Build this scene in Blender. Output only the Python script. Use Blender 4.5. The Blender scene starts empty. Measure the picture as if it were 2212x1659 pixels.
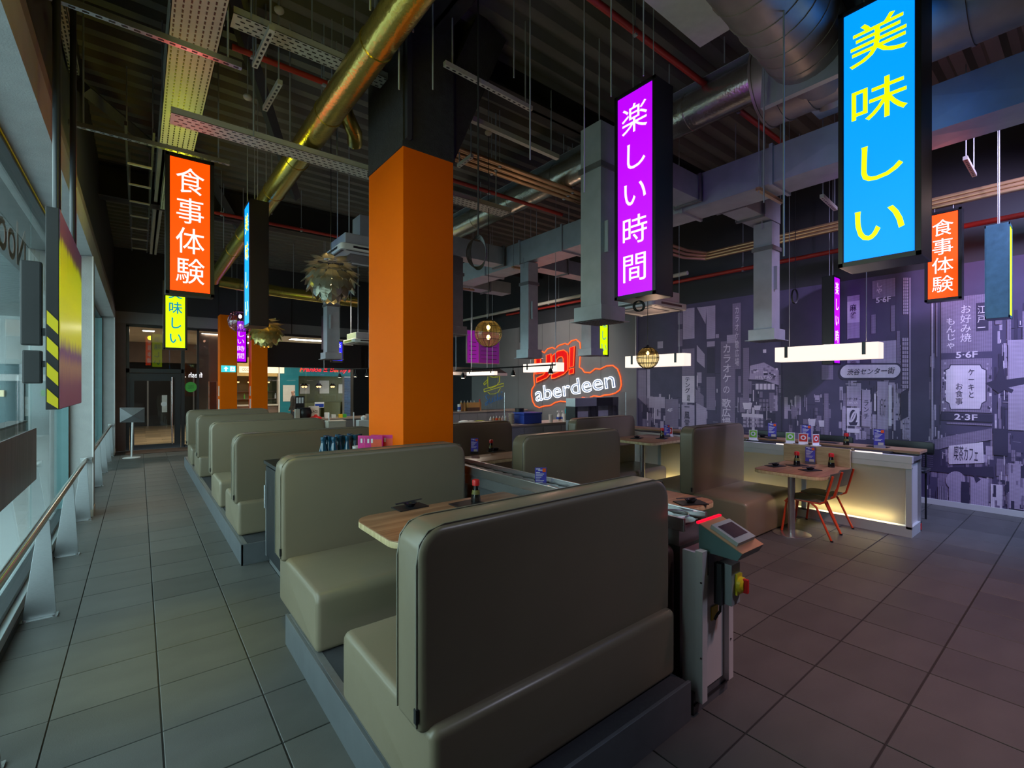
import bpy, bmesh, math, random
from mathutils import Matrix, Vector
random.seed(7)
PI = math.pi
SC = bpy.context.scene
COL = SC.collection

# ---------------------------------------------------------------- camera
CAM_H, FPX, CXP, CYP = 1.9, 1015.0, 1106.0, 834.0
YAW = math.radians(38.45)
SN, CS = math.sin(YAW), math.cos(YAW)
cam_d = bpy.data.cameras.new('camera'); cam = bpy.data.objects.new('camera', cam_d); COL.objects.link(cam)
cam.location = (0, 0, CAM_H); cam.rotation_euler = (PI/2, 0, -YAW)
cam_d.sensor_width = 36; cam_d.lens = 36*FPX/2212; cam_d.shift_y = (CYP-829.5)/2212
cam_d.clip_start = .05; cam_d.clip_end = 200
SC.camera = cam
# ---------------------------------------------------------------- world and exposure
W = bpy.data.worlds.new('daylight'); SC.world = W; W.use_nodes = True
bg = W.node_tree.nodes['Background']; bg.inputs[0].default_value = (.80, .94, 1.0, 1); bg.inputs[1].default_value = 5.0
vs = SC.view_settings; vs.view_transform = 'Standard'; vs.look = 'None'; vs.gamma = 1; vs.use_curve_mapping = False
vs.exposure = 0.0
try:
    SC.cycles.use_denoising = True; SC.cycles.sample_clamp_indirect = 4.0
    SC.cycles.max_bounces = 8; SC.cycles.diffuse_bounces = 4; SC.cycles.transparent_max_bounces = 16
    SC.cycles.caustics_reflective = False; SC.cycles.caustics_refractive = False
except Exception: pass

def at(px, py, X=None, Y=None, Z=None, d=None):
    """the point of the room on plane X, Y or Z (or at depth d) that a measured spot of the photograph belongs to"""
    t = (px-CXP)/FPX; r = (SN+CS*t, CS-SN*t, -(py-CYP)/FPX)
    if X is not None: d = X/r[0]
    elif Y is not None: d = Y/r[1]
    elif Z is not None: d = (Z-CAM_H)/r[2]
    return Vector((r[0]*d, r[1]*d, CAM_H+r[2]*d))
def proj(X, Y, Z):
    d = SN*X+CS*Y; r = CS*X-SN*Y
    return (CXP+FPX*r/d, CYP-FPX*(Z-CAM_H)/d, d) if d > .05 else (1e6, 1e6, d)

# ---------------------------------------------------------------- materials
M = {}
def mk(name, col, rough=.5, metal=0, var=.12, scale=6, bump=0, bscale=40, emit=0, ecol=None, spec=.5, stretch=(1,1,1), coat=0, obj_var=0, trans=0):
    m = bpy.data.materials.new(name); m.use_nodes = True; nt = m.node_tree; N = nt.nodes; L = nt.links
    b = N['Principled BSDF']; b.inputs['Roughness'].default_value = rough; b.inputs['Metallic'].default_value = metal
    b.inputs['Specular IOR Level'].default_value = spec; b.inputs['Coat Weight'].default_value = coat
    b.inputs['Transmission Weight'].default_value = trans
    c = (*col, 1)
    if var > 0 or bump > 0:
        tc = N.new('ShaderNodeTexCoord'); mp = N.new('ShaderNodeMapping'); mp.inputs['Scale'].default_value = stretch
        L.new(tc.outputs['Object'], mp.inputs['Vector'])
    if var > 0:
        n = N.new('ShaderNodeTexNoise'); n.inputs['Scale'].default_value = scale; n.inputs['Detail'].default_value = 5
        L.new(mp.outputs[0], n.inputs['Vector'])
        mx = N.new('ShaderNodeMix'); mx.data_type = 'RGBA'
        mx.inputs[6].default_value = (*[max(0, v*(1-var)) for v in col], 1); mx.inputs[7].default_value = (*[min(1, v*(1+var)) for v in col], 1)
        L.new(n.outputs['Fac'], mx.inputs[0]); src = mx.outputs[2]
        if obj_var:
            oi = N.new('ShaderNodeObjectInfo'); hv = N.new('ShaderNodeHueSaturation')
            mr = N.new('ShaderNodeMapRange'); mr.inputs[3].default_value = 1-obj_var; mr.inputs[4].default_value = 1+obj_var
            L.new(oi.outputs['Random'], mr.inputs[0]); L.new(mr.outputs[0], hv.inputs['Value']); L.new(src, hv.inputs['Color']); src = hv.outputs[0]
        L.new(src, b.inputs['Base Color'])
    else: b.inputs['Base Color'].default_value = c
    if bump > 0:
        n2 = N.new('ShaderNodeTexNoise'); n2.inputs['Scale'].default_value = bscale; n2.inputs['Detail'].default_value = 4
        L.new(mp.outputs[0], n2.inputs['Vector']); bp = N.new('ShaderNodeBump'); bp.inputs['Strength'].default_value = bump; bp.inputs['Distance'].default_value = .01
        L.new(n2.outputs['Fac'], bp.inputs['Height']); L.new(bp.outputs[0], b.inputs['Normal'])
    if emit:
        b.inputs['Emission Color'].default_value = (*(ecol or col), 1); b.inputs['Emission Strength'].default_value = emit
    M[name] = m; return m
def glassm(name, tint, refl=1.0, rough=0.0, ior=1.5, haze=0, hcol=(1,1,1)):
    m = bpy.data.materials.new(name); m.use_nodes = True; nt = m.node_tree; N = nt.nodes; L = nt.links
    N.remove(N['Principled BSDF']); out = N['Material Output']
    t = N.new('ShaderNodeBsdfTransparent'); t.inputs[0].default_value = (*tint, 1)
    g = N.new('ShaderNodeBsdfGlossy'); g.inputs['Roughness'].default_value = rough; g.inputs[0].default_value = (refl, refl, refl, 1)
    f = N.new('ShaderNodeFresnel'); mx = N.new('ShaderNodeMixShader'); ge = N.new('ShaderNodeNewGeometry'); mr = N.new('ShaderNodeMapRange'); mr.inputs[3].default_value = ior; mr.inputs[4].default_value = 1/ior; L.new(ge.outputs['Backfacing'], mr.inputs[0]); L.new(mr.outputs[0], f.inputs[0])
    L.new(f.outputs[0], mx.inputs[0]); L.new(t.outputs[0], mx.inputs[1]); L.new(g.outputs[0], mx.inputs[2]); 
    src = mx.outputs[0]
    if haze:
        tl = N.new('ShaderNodeBsdfTranslucent'); tl.inputs[0].default_value = (*hcol, 1); m3 = N.new('ShaderNodeMixShader'); m3.inputs[0].default_value = haze; L.new(src, m3.inputs[1]); L.new(tl.outputs[0], m3.inputs[2]); src = m3.outputs[0]
    L.new(src, out.inputs[0])
    M[name] = m; return m
def em(name, col, s): 
    m = mk(name, tuple(min(.8, c) for c in col), .5, 0, 0, emit=s, ecol=col); return m
def wood(name, c1, c2, scale=3.0, rough=.4, stretch=(14, 1.2, 14), planks=0):
    m = bpy.data.materials.new(name); m.use_nodes = True; nt = m.node_tree; N = nt.nodes; L = nt.links; b = N['Principled BSDF']
    tc = N.new('ShaderNodeTexCoord'); mp = N.new('ShaderNodeMapping'); mp.inputs['Scale'].default_value = stretch; L.new(tc.outputs['Object'], mp.inputs['Vector'])
    n = N.new('ShaderNodeTexNoise'); n.inputs['Scale'].default_value = scale; n.inputs['Detail'].default_value = 8; n.inputs['Distortion'].default_value = .6
    L.new(mp.outputs[0], n.inputs['Vector']); r = N.new('ShaderNodeValToRGB'); r.color_ramp.elements[0].position = .3; r.color_ramp.elements[1].position = .7
    r.color_ramp.elements[0].color = (*c1, 1); r.color_ramp.elements[1].color = (*c2, 1); L.new(n.outputs['Fac'], r.inputs[0])
    L.new(r.outputs[0], b.inputs['Base Color']); b.inputs['Roughness'].default_value = rough; M[name] = m; return m
mk('leather', (.205, .170, .112), .34, 0, .10, 2.5, .12, 9, spec=.5)
mk('leather_seam', (.16, .15, .11), .5, 0, 0)
mk('tile', (.082, .083, .078), .46, 0, .28, 2.2, .1, 120, spec=.3, obj_var=.13, stretch=(1, 2.2, 1))
mk('grout', (.016, .016, .015), .8, 0, 0)
mk('ceiling_deck', (.135, .128, .105), .55, .15, .2, 3)
mk('black_paint', (.013, .013, .014), .55, 0, .2, 4)
mk('dark_wall', (.028, .029, .034), .6, 0, .15, 2)
mk('soft_black', (.011, .012, .014), .38, 0, .1)
mk('grey_wall', (.21, .2, .2), .6, 0, .1, 2)
mk('concrete', (.34, .345, .345), .75, 0, .18, 5, .25, 90)
mk('concrete_dark', (.2, .17, .16), .7, 0, .2, 3)
mk('grey_panel', (.215, .21, .212), .55, 0, .14, 1.6)
mk('orange_paint', (.84, .140, .0), .6, 0, .05, 2, spec=.08)
mk('fire_coat', (.026, .027, .028), .85, 0, .5, 14, 1.0, 60)
mk('galvanised', (.40, .44, .48), .42, .35, .22, 5)
mk('galvanised_dark', (.2, .2, .21), .45, .6, .25, 5)
mk('foil_duct', (.60, .58, .5), .24, .9, .15, 6, .35, 30)
mk('foil_yellow_lit', (.60, .50, .13), .25, .9, .15, 6, .35, 30)  # yellow light on the left ducts, tinted into the foil colour
mk('spiral_duct', (.36, .31, .28), .45, .6, .25, 6)
mk('red_pipe', (.42, .03, .02), .45, 0, .15)
mk('copper_pipe', (.66, .42, .22), .3, .7, .15)
mk('tray_metal', (.55, .55, .47), .5, .3, .15)
mk('tray_black', (.012, .012, .013), .35, 0, 0)
mk('steel', (.55, .56, .57), .27, .9, .1, 20)
mk('steel_brushed', (.42, .44, .46), .38, .85, .15, 30, stretch=(1, 1, 8))
mk('chrome', (.75, .76, .78), .12, 1, 0)
mk('white_metal', (.62, .62, .62), .4, .1, .08)
mk('pale_plastic', (.62, .64, .62), .45, 0, .05)
mk('pale_pink_plastic', (.62, .5, .48), .45, 0, .05)
mk('plinth_metal', (.17, .185, .2), .42, .55, .2, 8)
mk('carpet_dark', (.03, .032, .036), .9, 0, .3, 60)
mk('cabinet_black', (.014, .015, .019), .35, 0, .1)
wood('table_wood', (.19, .085, .04), (.40, .215, .11), 1.6, .33, (1.1, 16, 16))
wood('table_wood_along', (.22, .10, .045), (.44, .25, .125), 1.6, .35, (16, 1.1, 16))
wood('oak_edge', (.42, .31, .15), (.66, .53, .30), 3, .5, (9, 9, 3))
wood('oak_board', (.40, .29, .15), (.60, .46, .26), 2.2, .5, (14, 2, 9))
mk('red_lacquer', (.60, .06, .015), .3, 0, .05)
mk('chair_shell', (.085, .083, .062), .45, 0, .12)
mk('stool_black', (.012, .014, .018), .35, 0, 0)
mk('rail_steel', (.62, .58, .52), .2, .95, 0)
mk('sill_paint', (.45, .52, .54), .4, 0, .08)
mk('frame_dark', (.03, .032, .036), .35, .2, 0)
mk('brown_mat', (.09, .05, .032), .95, 0, .3, 80)
glassm('window_glass', (.84, .94, .93), .8, 0, 1.25)
glassm('shop_glass', (.9, .92, .92), .8)
glassm('clear_glass', (.93, .94, .94), .8)
glassm('amber_glass', (.98, .92, .66), .9, 0, 1.5, .14, (1, .75, .2))
glassm('violet_lit_glass', (.80, .62, .85), 1, .12, 1.9)  # purple glow of the sign behind, put into the glass tint
em('face_orange', (1.0, .05, .0), 1.8); em('face_yellow', (.58, .84, .0), 1.25); em('face_blue', (.0, .215, 1.0), 1.65)
em('face_purple', (.42, .0, .95), 1.15); em('face_deep_blue', (.015, .015, .75), 1.0)
em('letter_white', (.95, .93, .95), 1.0); em('letter_yellow', (.85, 1.0, .0), 1.0); em('letter_teal', (.0, .22, .34), 1.0)
em('lantern', (1.0, .80, .69), 1.05); em('bulb', (1.0, .66, .28), 14); em('spot_bulb', (1.0, .85, .6), 10)
em('neon_orange', (1.0, .09, .012), 1.6); em('neon_white', (.80, .88, 1.0), 1.4); em('neon_red', (.75, .0, .0), .32); em('led_red', (1.0, .0, .02), 1.6)
em('screen_purple', (.34, .012, .42), .35); em('counter_glow', (1.0, .80, .40), .55)
mk('neon_off_yellow', (.5, .5, .04), .4, 0, 0, emit=.25, ecol=(.6, .6, .03)); mk('neon_off_blue', (.03, .16, .4), .4, 0, 0, emit=.2, ecol=(.02, .2, .6))  # unlit tubes, with a faint glow added to their colour
mk('artichoke_metal', (.27, .27, .20), .34, .6, .2, 9); mk('artichoke_gold', (.42, .34, .12), .3, .75, .2, 9); mk('screen_violet', (.1, .01, .13), .3, 0, .2, emit=.35, ecol=(.16, .01, .22))
mk('bottle_black', (.01, .009, .009), .12, 0, 0); mk('cap_red', (.55, .02, .02), .35, 0, 0); mk('bottle_label', (.12, .11, .02), .5, 0, .8, 80)
mk('tray_plastic', (.012, .012, .014), .45, 0, 0); mk('bowl_black', (.02, .02, .026), .2, 0, 0)
mk('card_purple', (.05, .05, .28), .4, 0, .8, 25, emit=.12, ecol=(.05, .04, .35)); mk('card_white', (.75, .75, .75), .5, 0, 0); mk('card_orange', (.8, .1, .01), .5, 0, 0); mk('card_red', (.55, .03, .02), .5, 0, 0); mk('card_green', (.2, .5, .05), .5, 0, 0)
mk('blue_bottle', (.005, .06, .12), .15, 0, 0, coat=.5); mk('pink_menu', (.6, .01, .22), .4, 0, .6, 12); mk('pink_menu_orange', (.75, .09, .03), .4, 0, .3, 12)
mk('clear_plastic', (.7, .7, .7), .25, 0, .1)
mk('blue_plastic', (.012, .05, .36), .4, 0, .05); mk('red_plastic', (.6, .01, .01), .4, 0, 0); mk('yellow_plastic', (.75, .5, .03), .4, 0, 0); mk('teal_plastic', (.02, .25, .3), .4, 0, 0); mk('green_plastic', (.06, .4, .06), .4, 0, 0)
mk('sauce_amber', (.5, .26, .08), .3, 0, .15); mk('sauce_brown', (.09, .045, .03), .4, 0, .1); mk('white_cloth', (.6, .62, .62), .8, 0, .1, 20, .4, 30); mk('lime_cloth', (.45, .5, .02), .8, 0, .1)
mk('worktop', (.36, .29, .24), .35, 0, .2, 6); mk('kitchen_steel', (.3, .31, .33), .35, .7, .1)
mk('paper', (.62, .58, .52), .6, 0, .15, 12); mk('stone', (.5, .46, .38), .6, 0, .1)
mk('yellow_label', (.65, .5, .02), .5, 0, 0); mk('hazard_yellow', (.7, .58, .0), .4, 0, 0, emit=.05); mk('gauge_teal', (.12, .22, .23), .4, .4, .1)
mk('switch_grey', (.32, .36, .37), .45, 0, 0); mk('switch_yellow', (.75, .6, .02), .4, 0, 0)
mk('backside_teal', (.06, .16, .21), .4, .3, .35, 14)
mk('skin', (.45, .26, .19), .6, 0, 0); mk('jacket', (.028, .03, .034), .8, 0, .1); mk('jeans', (.03, .045, .08), .8, 0, .1); mk('hair', (.08, .06, .05), .7, 0, .1)

# ---------------------------------------------------------------- mesh builder
SPLIT = {'hanger_rod', 'hanging_wire', 'bolt', 'piping', 'hazard_stripe', 'wire', 'flute', 'bulb', 'white_print'}
class MB:
    def __init__(s): s.v = []; s.f = []; s.m = []; s.mi = 0; s.st = []
    def add(s, vs, fs):
        o = len(s.v); s.st.append((o, len(s.f))); s.v += [tuple(p) for p in vs]
        for f in fs: s.f.append(tuple(i+o for i in f)); s.m.append(s.mi)
        return s
    def box(s, x0, x1, y0, y1, z0, z1):
        return s.add([(x0,y0,z0),(x1,y0,z0),(x1,y1,z0),(x0,y1,z0),(x0,y0,z1),(x1,y0,z1),(x1,y1,z1),(x0,y1,z1)],
                     [(0,3,2,1),(4,5,6,7),(0,1,5,4),(1,2,6,5),(2,3,7,6),(3,0,4,7)])
    def poly(s, pts): return s.add(pts, [tuple(range(len(pts)))])
    def tube(s, path, r, n=8, cap=True):
        P = [Vector(p) for p in path]; rr = r if isinstance(r, (list, tuple)) else [r]*len(P); vs = []; up = None
        for i, p in enumerate(P):
            d = (P[min(i+1, len(P)-1)]-P[max(i-1, 0)]).normalized()
            if up is None: up = Vector((0,0,1)) if abs(d.z) < .9 else Vector((1,0,0))
            a = d.cross(up).normalized(); b = a.cross(d).normalized(); up = b
            vs += [p+(a*math.cos(2*PI*k/n)+b*math.sin(2*PI*k/n))*rr[i] for k in range(n)]
        fs = [(i*n+k, i*n+(k+1)%n, (i+1)*n+(k+1)%n, (i+1)*n+k) for i in range(len(P)-1) for k in range(n)]
        if cap: fs += [tuple(range(n))[::-1], tuple((len(P)-1)*n+k for k in range(n))]
        return s.add(vs, fs)
    def loop(s, path, r, n=6):
        P = [Vector(p) for p in path]; N = len(P); vs = []
        nm = Vector((0,0,0))
        for i in range(N): nm += (P[i]-P[0]).cross(P[(i+1)%N]-P[0])
        nm.normalize()
        for i in range(N):
            d = (P[(i+1)%N]-P[i-1]).normalized(); a = d.cross(nm).normalized()
            vs += [P[i]+(a*math.cos(2*PI*k/n)+nm*math.sin(2*PI*k/n))*r for k in range(n)]
        return s.add(vs, [(i*n+k, i*n+(k+1)%n, ((i+1)%N)*n+(k+1)%n, ((i+1)%N)*n+k) for i in range(N) for k in range(n)])
    def lathe(s, prof, c=(0,0,0), n=16):
        vs = [(c[0]+r*math.cos(2*PI*k/n), c[1]+r*math.sin(2*PI*k/n), c[2]+z) for r, z in prof for k in range(n)]
        fs = [(i*n+k, i*n+(k+1)%n, (i+1)*n+(k+1)%n, (i+1)*n+k) for i in range(len(prof)-1) for k in range(n)]
        fs += [tuple(range(n))[::-1], tuple((len(prof)-1)*n+k for k in range(n))]
        return s.add(vs, fs)
    def sphere(s, c, r, n=20, m=12, sq=1):
        return s.lathe([(max(1e-4, r*math.sin(PI*i/m)), -r*sq*math.cos(PI*i/m)) for i in range(m+1)], c, n)
    def prism(s, pts, y0, y1, axis='Y'):
        """pts in (u,v): axis Y -> (u=x,v=z); X -> (u=y,v=z); Z -> (u=x,v=y)"""
        g = {'Y': lambda u,v,w: (u,w,v), 'X': lambda u,v,w: (w,u,v), 'Z': lambda u,v,w: (u,v,w)}[axis]; n = len(pts)
        return s.add([g(u,v,y0) for u,v in pts]+[g(u,v,y1) for u,v in pts], [tuple(range(n)), tuple(range(2*n-1,n-1,-1))]+[(k,(k+1)%n+0,(k+1)%n+n,k+n) for k in range(n)])
    def rslab(s, u0, u1, v0, v1, w0, w1, axis='Y', rad=(.1,.1,.02,.02), puff=.02, ns=5):
        """soft-edged slab; rad = corner radii (u0v1, u1v1, u1v0, u0v0)"""
        g = {'Y': lambda u,v,w: (u,w,v), 'X': lambda u,v,w: (w,u,v), 'Z': lambda u,v,w: (u,v,w)}[axis]
        cor = [(u0,v1,1,-1,PI,PI/2), (u1,v1,-1,-1,PI/2,0), (u1,v0,-1,1,0,-PI/2), (u0,v0,1,1,-PI/2,-PI)]
        st = [(w0,1),(w0+puff*.13,.5),(w0+puff*.5,.13),(w0+puff,0),(w1-puff,0),(w1-puff*.5,.13),(w1-puff*.13,.5),(w1,1)]; vs = []; n = 4*(ns+1)
        for w, k in st:
            i = k*puff
            for (cu,cv,su,sv,a0,a1), r in zip(cor, rad):
                r = max(r, puff+.001); q = r-i
                for j in range(ns+1):
                    a = a0+(a1-a0)*j/ns; vs.append(g(cu+su*r+q*math.cos(a), cv+sv*r+q*math.sin(a), w))
        fs = [(i*n+k, i*n+(k+1)%n, (i+1)*n+(k+1)%n, (i+1)*n+k) for i in range(len(st)-1) for k in range(n)]
        fs += [tuple(range(n)), tuple((len(st)-1)*n+k for k in range(n))[::-1]]
        return s.add(vs, fs)
    def mesh(s, name, mats, smooth=False, off=(0,0,0), bevel=0, segs=2):
        me = bpy.data.meshes.new(name); o = Vector(off)
        me.from_pydata([tuple(Vector(p)-o) for p in s.v], [], s.f)
        for m in (mats if isinstance(mats, (list, tuple)) else [mats]): me.materials.append(M[m])
        if len(me.materials) > 1:
            for p, k in zip(me.polygons, s.m): p.material_index = k
        bm = bmesh.new(); bm.from_mesh(me)
        bmesh.ops.recalc_face_normals(bm, faces=bm.faces)
        if bevel: bmesh.ops.bevel(bm, geom=list(bm.edges), offset=bevel, segments=segs, affect='EDGES', profile=.6)
        bm.to_mesh(me); bm.free()
        if smooth:
            me.polygons.foreach_set('use_smooth', [True]*len(me.polygons))
            try: me.set_sharp_from_angle(angle=math.radians(38))
            except Exception: pass
        return me
    def build(s, name, mats, parent=None, smooth=False, bevel=0, segs=2, off=None):
        if name in SPLIT and len(s.st) > 1:
            ends = s.st[1:]+[(len(s.v), len(s.f))]
            for (v0, f0), (v1, f1) in zip(s.st, ends):
                q = MB(); q.add(s.v[v0:v1], [tuple(i-v0 for i in f) for f in s.f[f0:f1]]); r = q.build(name, mats, parent, smooth, bevel, segs, off)
            return r
        root = parent
        while root is not None and root.parent is not None: root = root.parent
        o = off if off is not None else (tuple(root.location) if root is not None else (0,0,0))
        ob = bpy.data.objects.new(name, s.mesh(name, mats, smooth, o, bevel, segs)); COL.objects.link(ob)
        if parent is not None: ob.parent = parent
        elif off is not None: ob.location = off
        return ob
def tag(o, label, cat, group=None):
    o['label'] = label; o['category'] = cat
    if group: o['group'] = group
    return o
def thing(name, label, cat, loc=(0,0,0), group=None):
    o = bpy.data.objects.new(name, None); COL.objects.link(o); o.location = loc; o.empty_display_size = .1
    return tag(o, label, cat, group)
def struct(o): o['kind'] = 'structure'; return o
def stuff(o): o['kind'] = 'stuff'; return o
def copy_tree(o, loc=None, rz=None, label=None, parent=None, scale=None):
    c = o.copy(); COL.objects.link(c); c.parent = parent
    if loc is not None: c.location = loc
    if rz is not None: c.rotation_euler = (0, 0, rz)
    if scale: c.scale = (scale,)*3
    if label: c['label'] = label
    for ch in [k for k in o.children]: copy_tree(ch, parent=c)
    return c
USED = set()
def place(proto, loc, rz=0, label=None, scale=None):
    """move the prototype itself the first time, copy it afterwards"""
    if proto.name not in USED:
        USED.add(proto.name); proto.location = loc; proto.rotation_euler = (0, 0, rz)
        if label: proto['label'] = label
        if scale: proto.scale = (scale,)*3
        return proto
    return copy_tree(proto, loc, rz, label, scale=scale)
def share(proto, name, parent, loc=(0,0,0), rot=(0,0,0), scale=(1,1,1)):
    o = bpy.data.objects.new(name, proto); COL.objects.link(o); o.parent = parent; o.location = loc; o.rotation_euler = rot; o.scale = scale; return o
# ---------------------------------------------------------------- lettering
TXT = {}
def text_mesh(s, w, h, off=.0, tube=0, ext=.001, shear=0, spacing=1.0, line=1.0, keep=False):
    key = (s, round(w,3), round(h,3), off, tube, shear, line)
    if key in TXT: return TXT[key]
    cu = bpy.data.curves.new('lettering', 'FONT'); cu.body = s; cu.align_x = 'CENTER'; cu.size = 1; cu.offset = off; cu.shear = shear; cu.space_line = line
    cu.space_character = spacing; cu.resolution_u = 3
    if tube: cu.fill_mode = 'NONE'; cu.bevel_depth = tube/h*(s.count('\n')+1)*.75; cu.bevel_resolution = 1
    else: cu.extrude = .003
    ob = bpy.data.objects.new('lettering', cu); COL.objects.link(ob)
    me = bpy.data.meshes.new_from_object(ob.evaluated_get(bpy.context.evaluated_depsgraph_get()))
    bpy.data.objects.remove(ob); bpy.data.curves.remove(cu)
    if not len(me.vertices): TXT[key] = me; return me
    xs = [v.co.x for v in me.vertices]; ys = [v.co.y for v in me.vertices]
    x0, x1, y0, y1 = min(xs), max(xs), min(ys), max(ys); sx = w/max(1e-6, x1-x0); sy = h/max(1e-6, y1-y0)
    if keep: sx = sy = min(sx, sy)
    zs = max(abs(v.co.z) for v in me.vertices) or 1
    for v in me.vertices: v.co = ((v.co.x-(x0+x1)/2)*sx, (v.co.y-(y0+y1)/2)*sy, v.co.z*(sy if tube else ext/zs))
    me.materials.clear(); TXT[key] = me; return me
ORI = {'-Y': Matrix(((1,0,0),(0,0,-1),(0,1,0))), '+Y': Matrix(((-1,0,0),(0,0,1),(0,1,0))), '-X': Matrix(((0,0,-1),(-1,0,0),(0,1,0))), '+X': Matrix(((0,0,1),(1,0,0),(0,1,0))), '+Z': Matrix(((1,0,0),(0,1,0),(0,0,1)))}
def text(name, s, w, h, pos, face, mat, parent=None, off=.0, tube=0, mirror=False, rot=0, shear=0, spacing=1.0, line=1.0, keep=False):
    src = text_mesh(s, w, h, off, tube, shear=shear, spacing=spacing, line=line, keep=keep); me = src.copy(); me.materials.append(M[mat])
    ob = bpy.data.objects.new(name, me); COL.objects.link(ob)
    R = ORI[face].to_4x4() @ Matrix.Rotation(rot, 4, 'Z')
    if mirror: R = R @ Matrix.Diagonal((-1,1,1,1))
    p = Vector(pos)
    if parent is not None:
        root = parent
        while root.parent is not None: root = root.parent
        ob.parent = parent; p = p-Vector(root.location)
    ob.matrix_local = Matrix.Translation(p) @ R
    return ob
# ================================================================ SETTING
XL, XR, YB, YF, ZC = -.56, 10.0, -2.6, 17.8, 5.9
PX0, PX1, PZ = .845, 2.5, .22            # booth plinth
# ---- floor: grout bed with single tiles
fl = struct(MB().box(-.78, XR, YB, YF, -.08, -.006).build('floor', 'grout'))
TW = .5
tm = MB().box(-.246, .246, -.2455, .2455, -.011, 0).mesh('tile', 'tile', bevel=.0025, segs=1)
cells = []
for i in range(-2, 21):
    for j in range(-6, 36):
        cx, cy = .1+TW*(i+.5), .22+TW*(j+.5)
        if cx+.25 < -.78 or cx > XR+.2 or cy < YB or cy > YF-.9: continue
        if cx+.25 > XR or cx-.25 < -.76: continue
        if PX0 < cx-.25 and cx+.25 < PX1 and (1.5 < cy-.25 and cy+.25 < 3.7 or 5.7 < cy-.25 and cy+.25 < 14): continue
        px, py, d = proj(cx, cy, 0); seen = d > .4 and -250 < px < 2460 and 800 < py < 1950
        if seen:
            q = [proj(cx+a*.25, cy+b*.25, 0) for a, b in ((-1,-1),(1,-1),(1,1),(-1,1))]
            ar = abs(sum(q[k][0]*q[(k+1)%4][1]-q[(k+1)%4][0]*q[k][1] for k in range(4)))/2
            if px < 0 or px > 2212 or py > 1659: ar *= .2
        else: ar = 0
        hid = (cx > 1.2 and cx < 7.2 and cy > 2.2) or (cx > 8.2 and cy > 3.0)
        cells.append((ar*(.02 if hid else 1), cx, cy))
cells.sort(reverse=True)
for ar, cx, cy in cells[:300]: share(tm, 'tile', fl, (cx, cy, 0))
far = MB()
for ar, cx, cy in cells[300:]: far.box(cx-.246, cx+.246, cy-.2475, cy+.2475, -.011, 0)
# cut tiles along the walls
for j in range(-6, 35):
    cy = .22+TW*(j+.5)
    if cy < YF-.9: far.box(-.745, -.404, cy-.2475, cy+.2475, -.011, 0); far.box(9.604, 10, cy-.2475, cy+.2475, -.011, 0)
stuff(far.build('tile_field', 'tile', fl))
MB().box(-.3, 2.2, YF-1.0, YF-.05, -.011, .004).build('entrance_mat', 'brown_mat', fl)

# ---- ceiling deck with ribs along X
cd = MB(); y = YB
while y < YF:
    pr = [(y, ZC+.09), (y+.05, ZC), (y+.17, ZC), (y+.22, ZC+.09), (y+.3, ZC+.09)]
    for (a, za), (b, zb) in zip(pr, pr[1:]): cd.poly([(XL-.3, a, za), (XR, a, za), (XR, b, zb), (XL-.3, b, zb)])
    y += .3
cd.box(XL-.3, XR+.2, YB, YF+.2, ZC+.12, ZC+.3)
ceil = struct(cd.build('ceiling', 'ceiling_deck'))
# ---- steel beams under the deck
def beam(p0, p1, w, h, label_mat='black_paint'):
    """I-section beam under the deck, from p0 to p1 (axis aligned)"""
    mb = MB(); (x0, y0), (x1, y1), z = p0[:2], p1[:2], p0[2]
    if abs(x1-x0) > abs(y1-y0):
        mb.box(x0, x1, y0-w/2, y0+w/2, z, z+.03); mb.box(x0, x1, y0-w/2, y0+w/2, z+h-.03, z+h); mb.box(x0, x1, y0-.02, y0+.02, z, z+h)
    else:
        mb.box(x0-w/2, x0+w/2, y0, y1, z, z+.03); mb.box(x0-w/2, x0+w/2, y0, y1, z+h-.03, z+h); mb.box(x0-.02, x0+.02, y0, y1, z, z+h)
    return struct(mb.build('beam', label_mat))
beam((2.6, 4.8, 5.62), (XR, 4.8, 5.62), .32, .3)
beam((XL, 11.2, 5.3), (XR, 11.2, 5.3), .3, .6)
beam((2.28, YB, 5.45), (2.28, 4.15, 5.45), .3, .45)
beam((.29, 3.2, 5.35), (.29, 15.5, 5.35), .14, .3, 'tray_metal')
# diagonal wind braces
def brace(name, a, b, w=.12):
    mb = MB(); mb.tube([a, b], w, 4); return struct(mb.build(name, 'dark_wall'))
for a, b in (((.0, 4.0, 5.3), (.62, 6.2, 5.8)), ((.65, 5.2, 5.75), (2.2, 9.0, 5.3)), ((-.5, 7.0, 5.2), (.2, 9.4, 5.7)), ((.7, 9.2, 5.7), (2.0, 12.4, 5.2))): brace('brace', a, b, .085)

# ---- left side: concrete piers, lintel, glazing
ZG = 3.79
wl = struct(MB().box(-1.0, XL, YB, YF+.2, ZG+.46, ZC+.2).build('wall_left', 'dark_wall'))
MB().box(-.95, -.54, YB, YF, ZG+.3, ZG+.46).build('bulkhead_band', 'concrete_dark', wl)
MB().box(-.98, -.53, YB, YF, ZG, ZG+.30).build('lintel', 'concrete', wl)
MB().box(-.57, -.545, YB, YF, ZG+.46, ZG+.52).build('black_strip', 'black_paint', wl)  # solid black strip along the top of the band
for y0, y1 in ((9.16, 9.62), (16.9, 17.75), (YB-.1, 1.5)):  # last one unseen, added to keep window light off the near benches
    pm = MB(); pm.box(-.98, -.53, y0, y1, 0, ZG); pr_ = pm.build('pier', 'concrete', wl, bevel=.012)
    MB().box(-.536, -.518, y0-.004, y0+.012, 0, ZG).build('corner_trim', 'white_metal', pr_)
    MB().box(-.985, -.522, y0-.008, y1+.008, 0, .1).build('skirting', 'stone', pr_)
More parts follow.
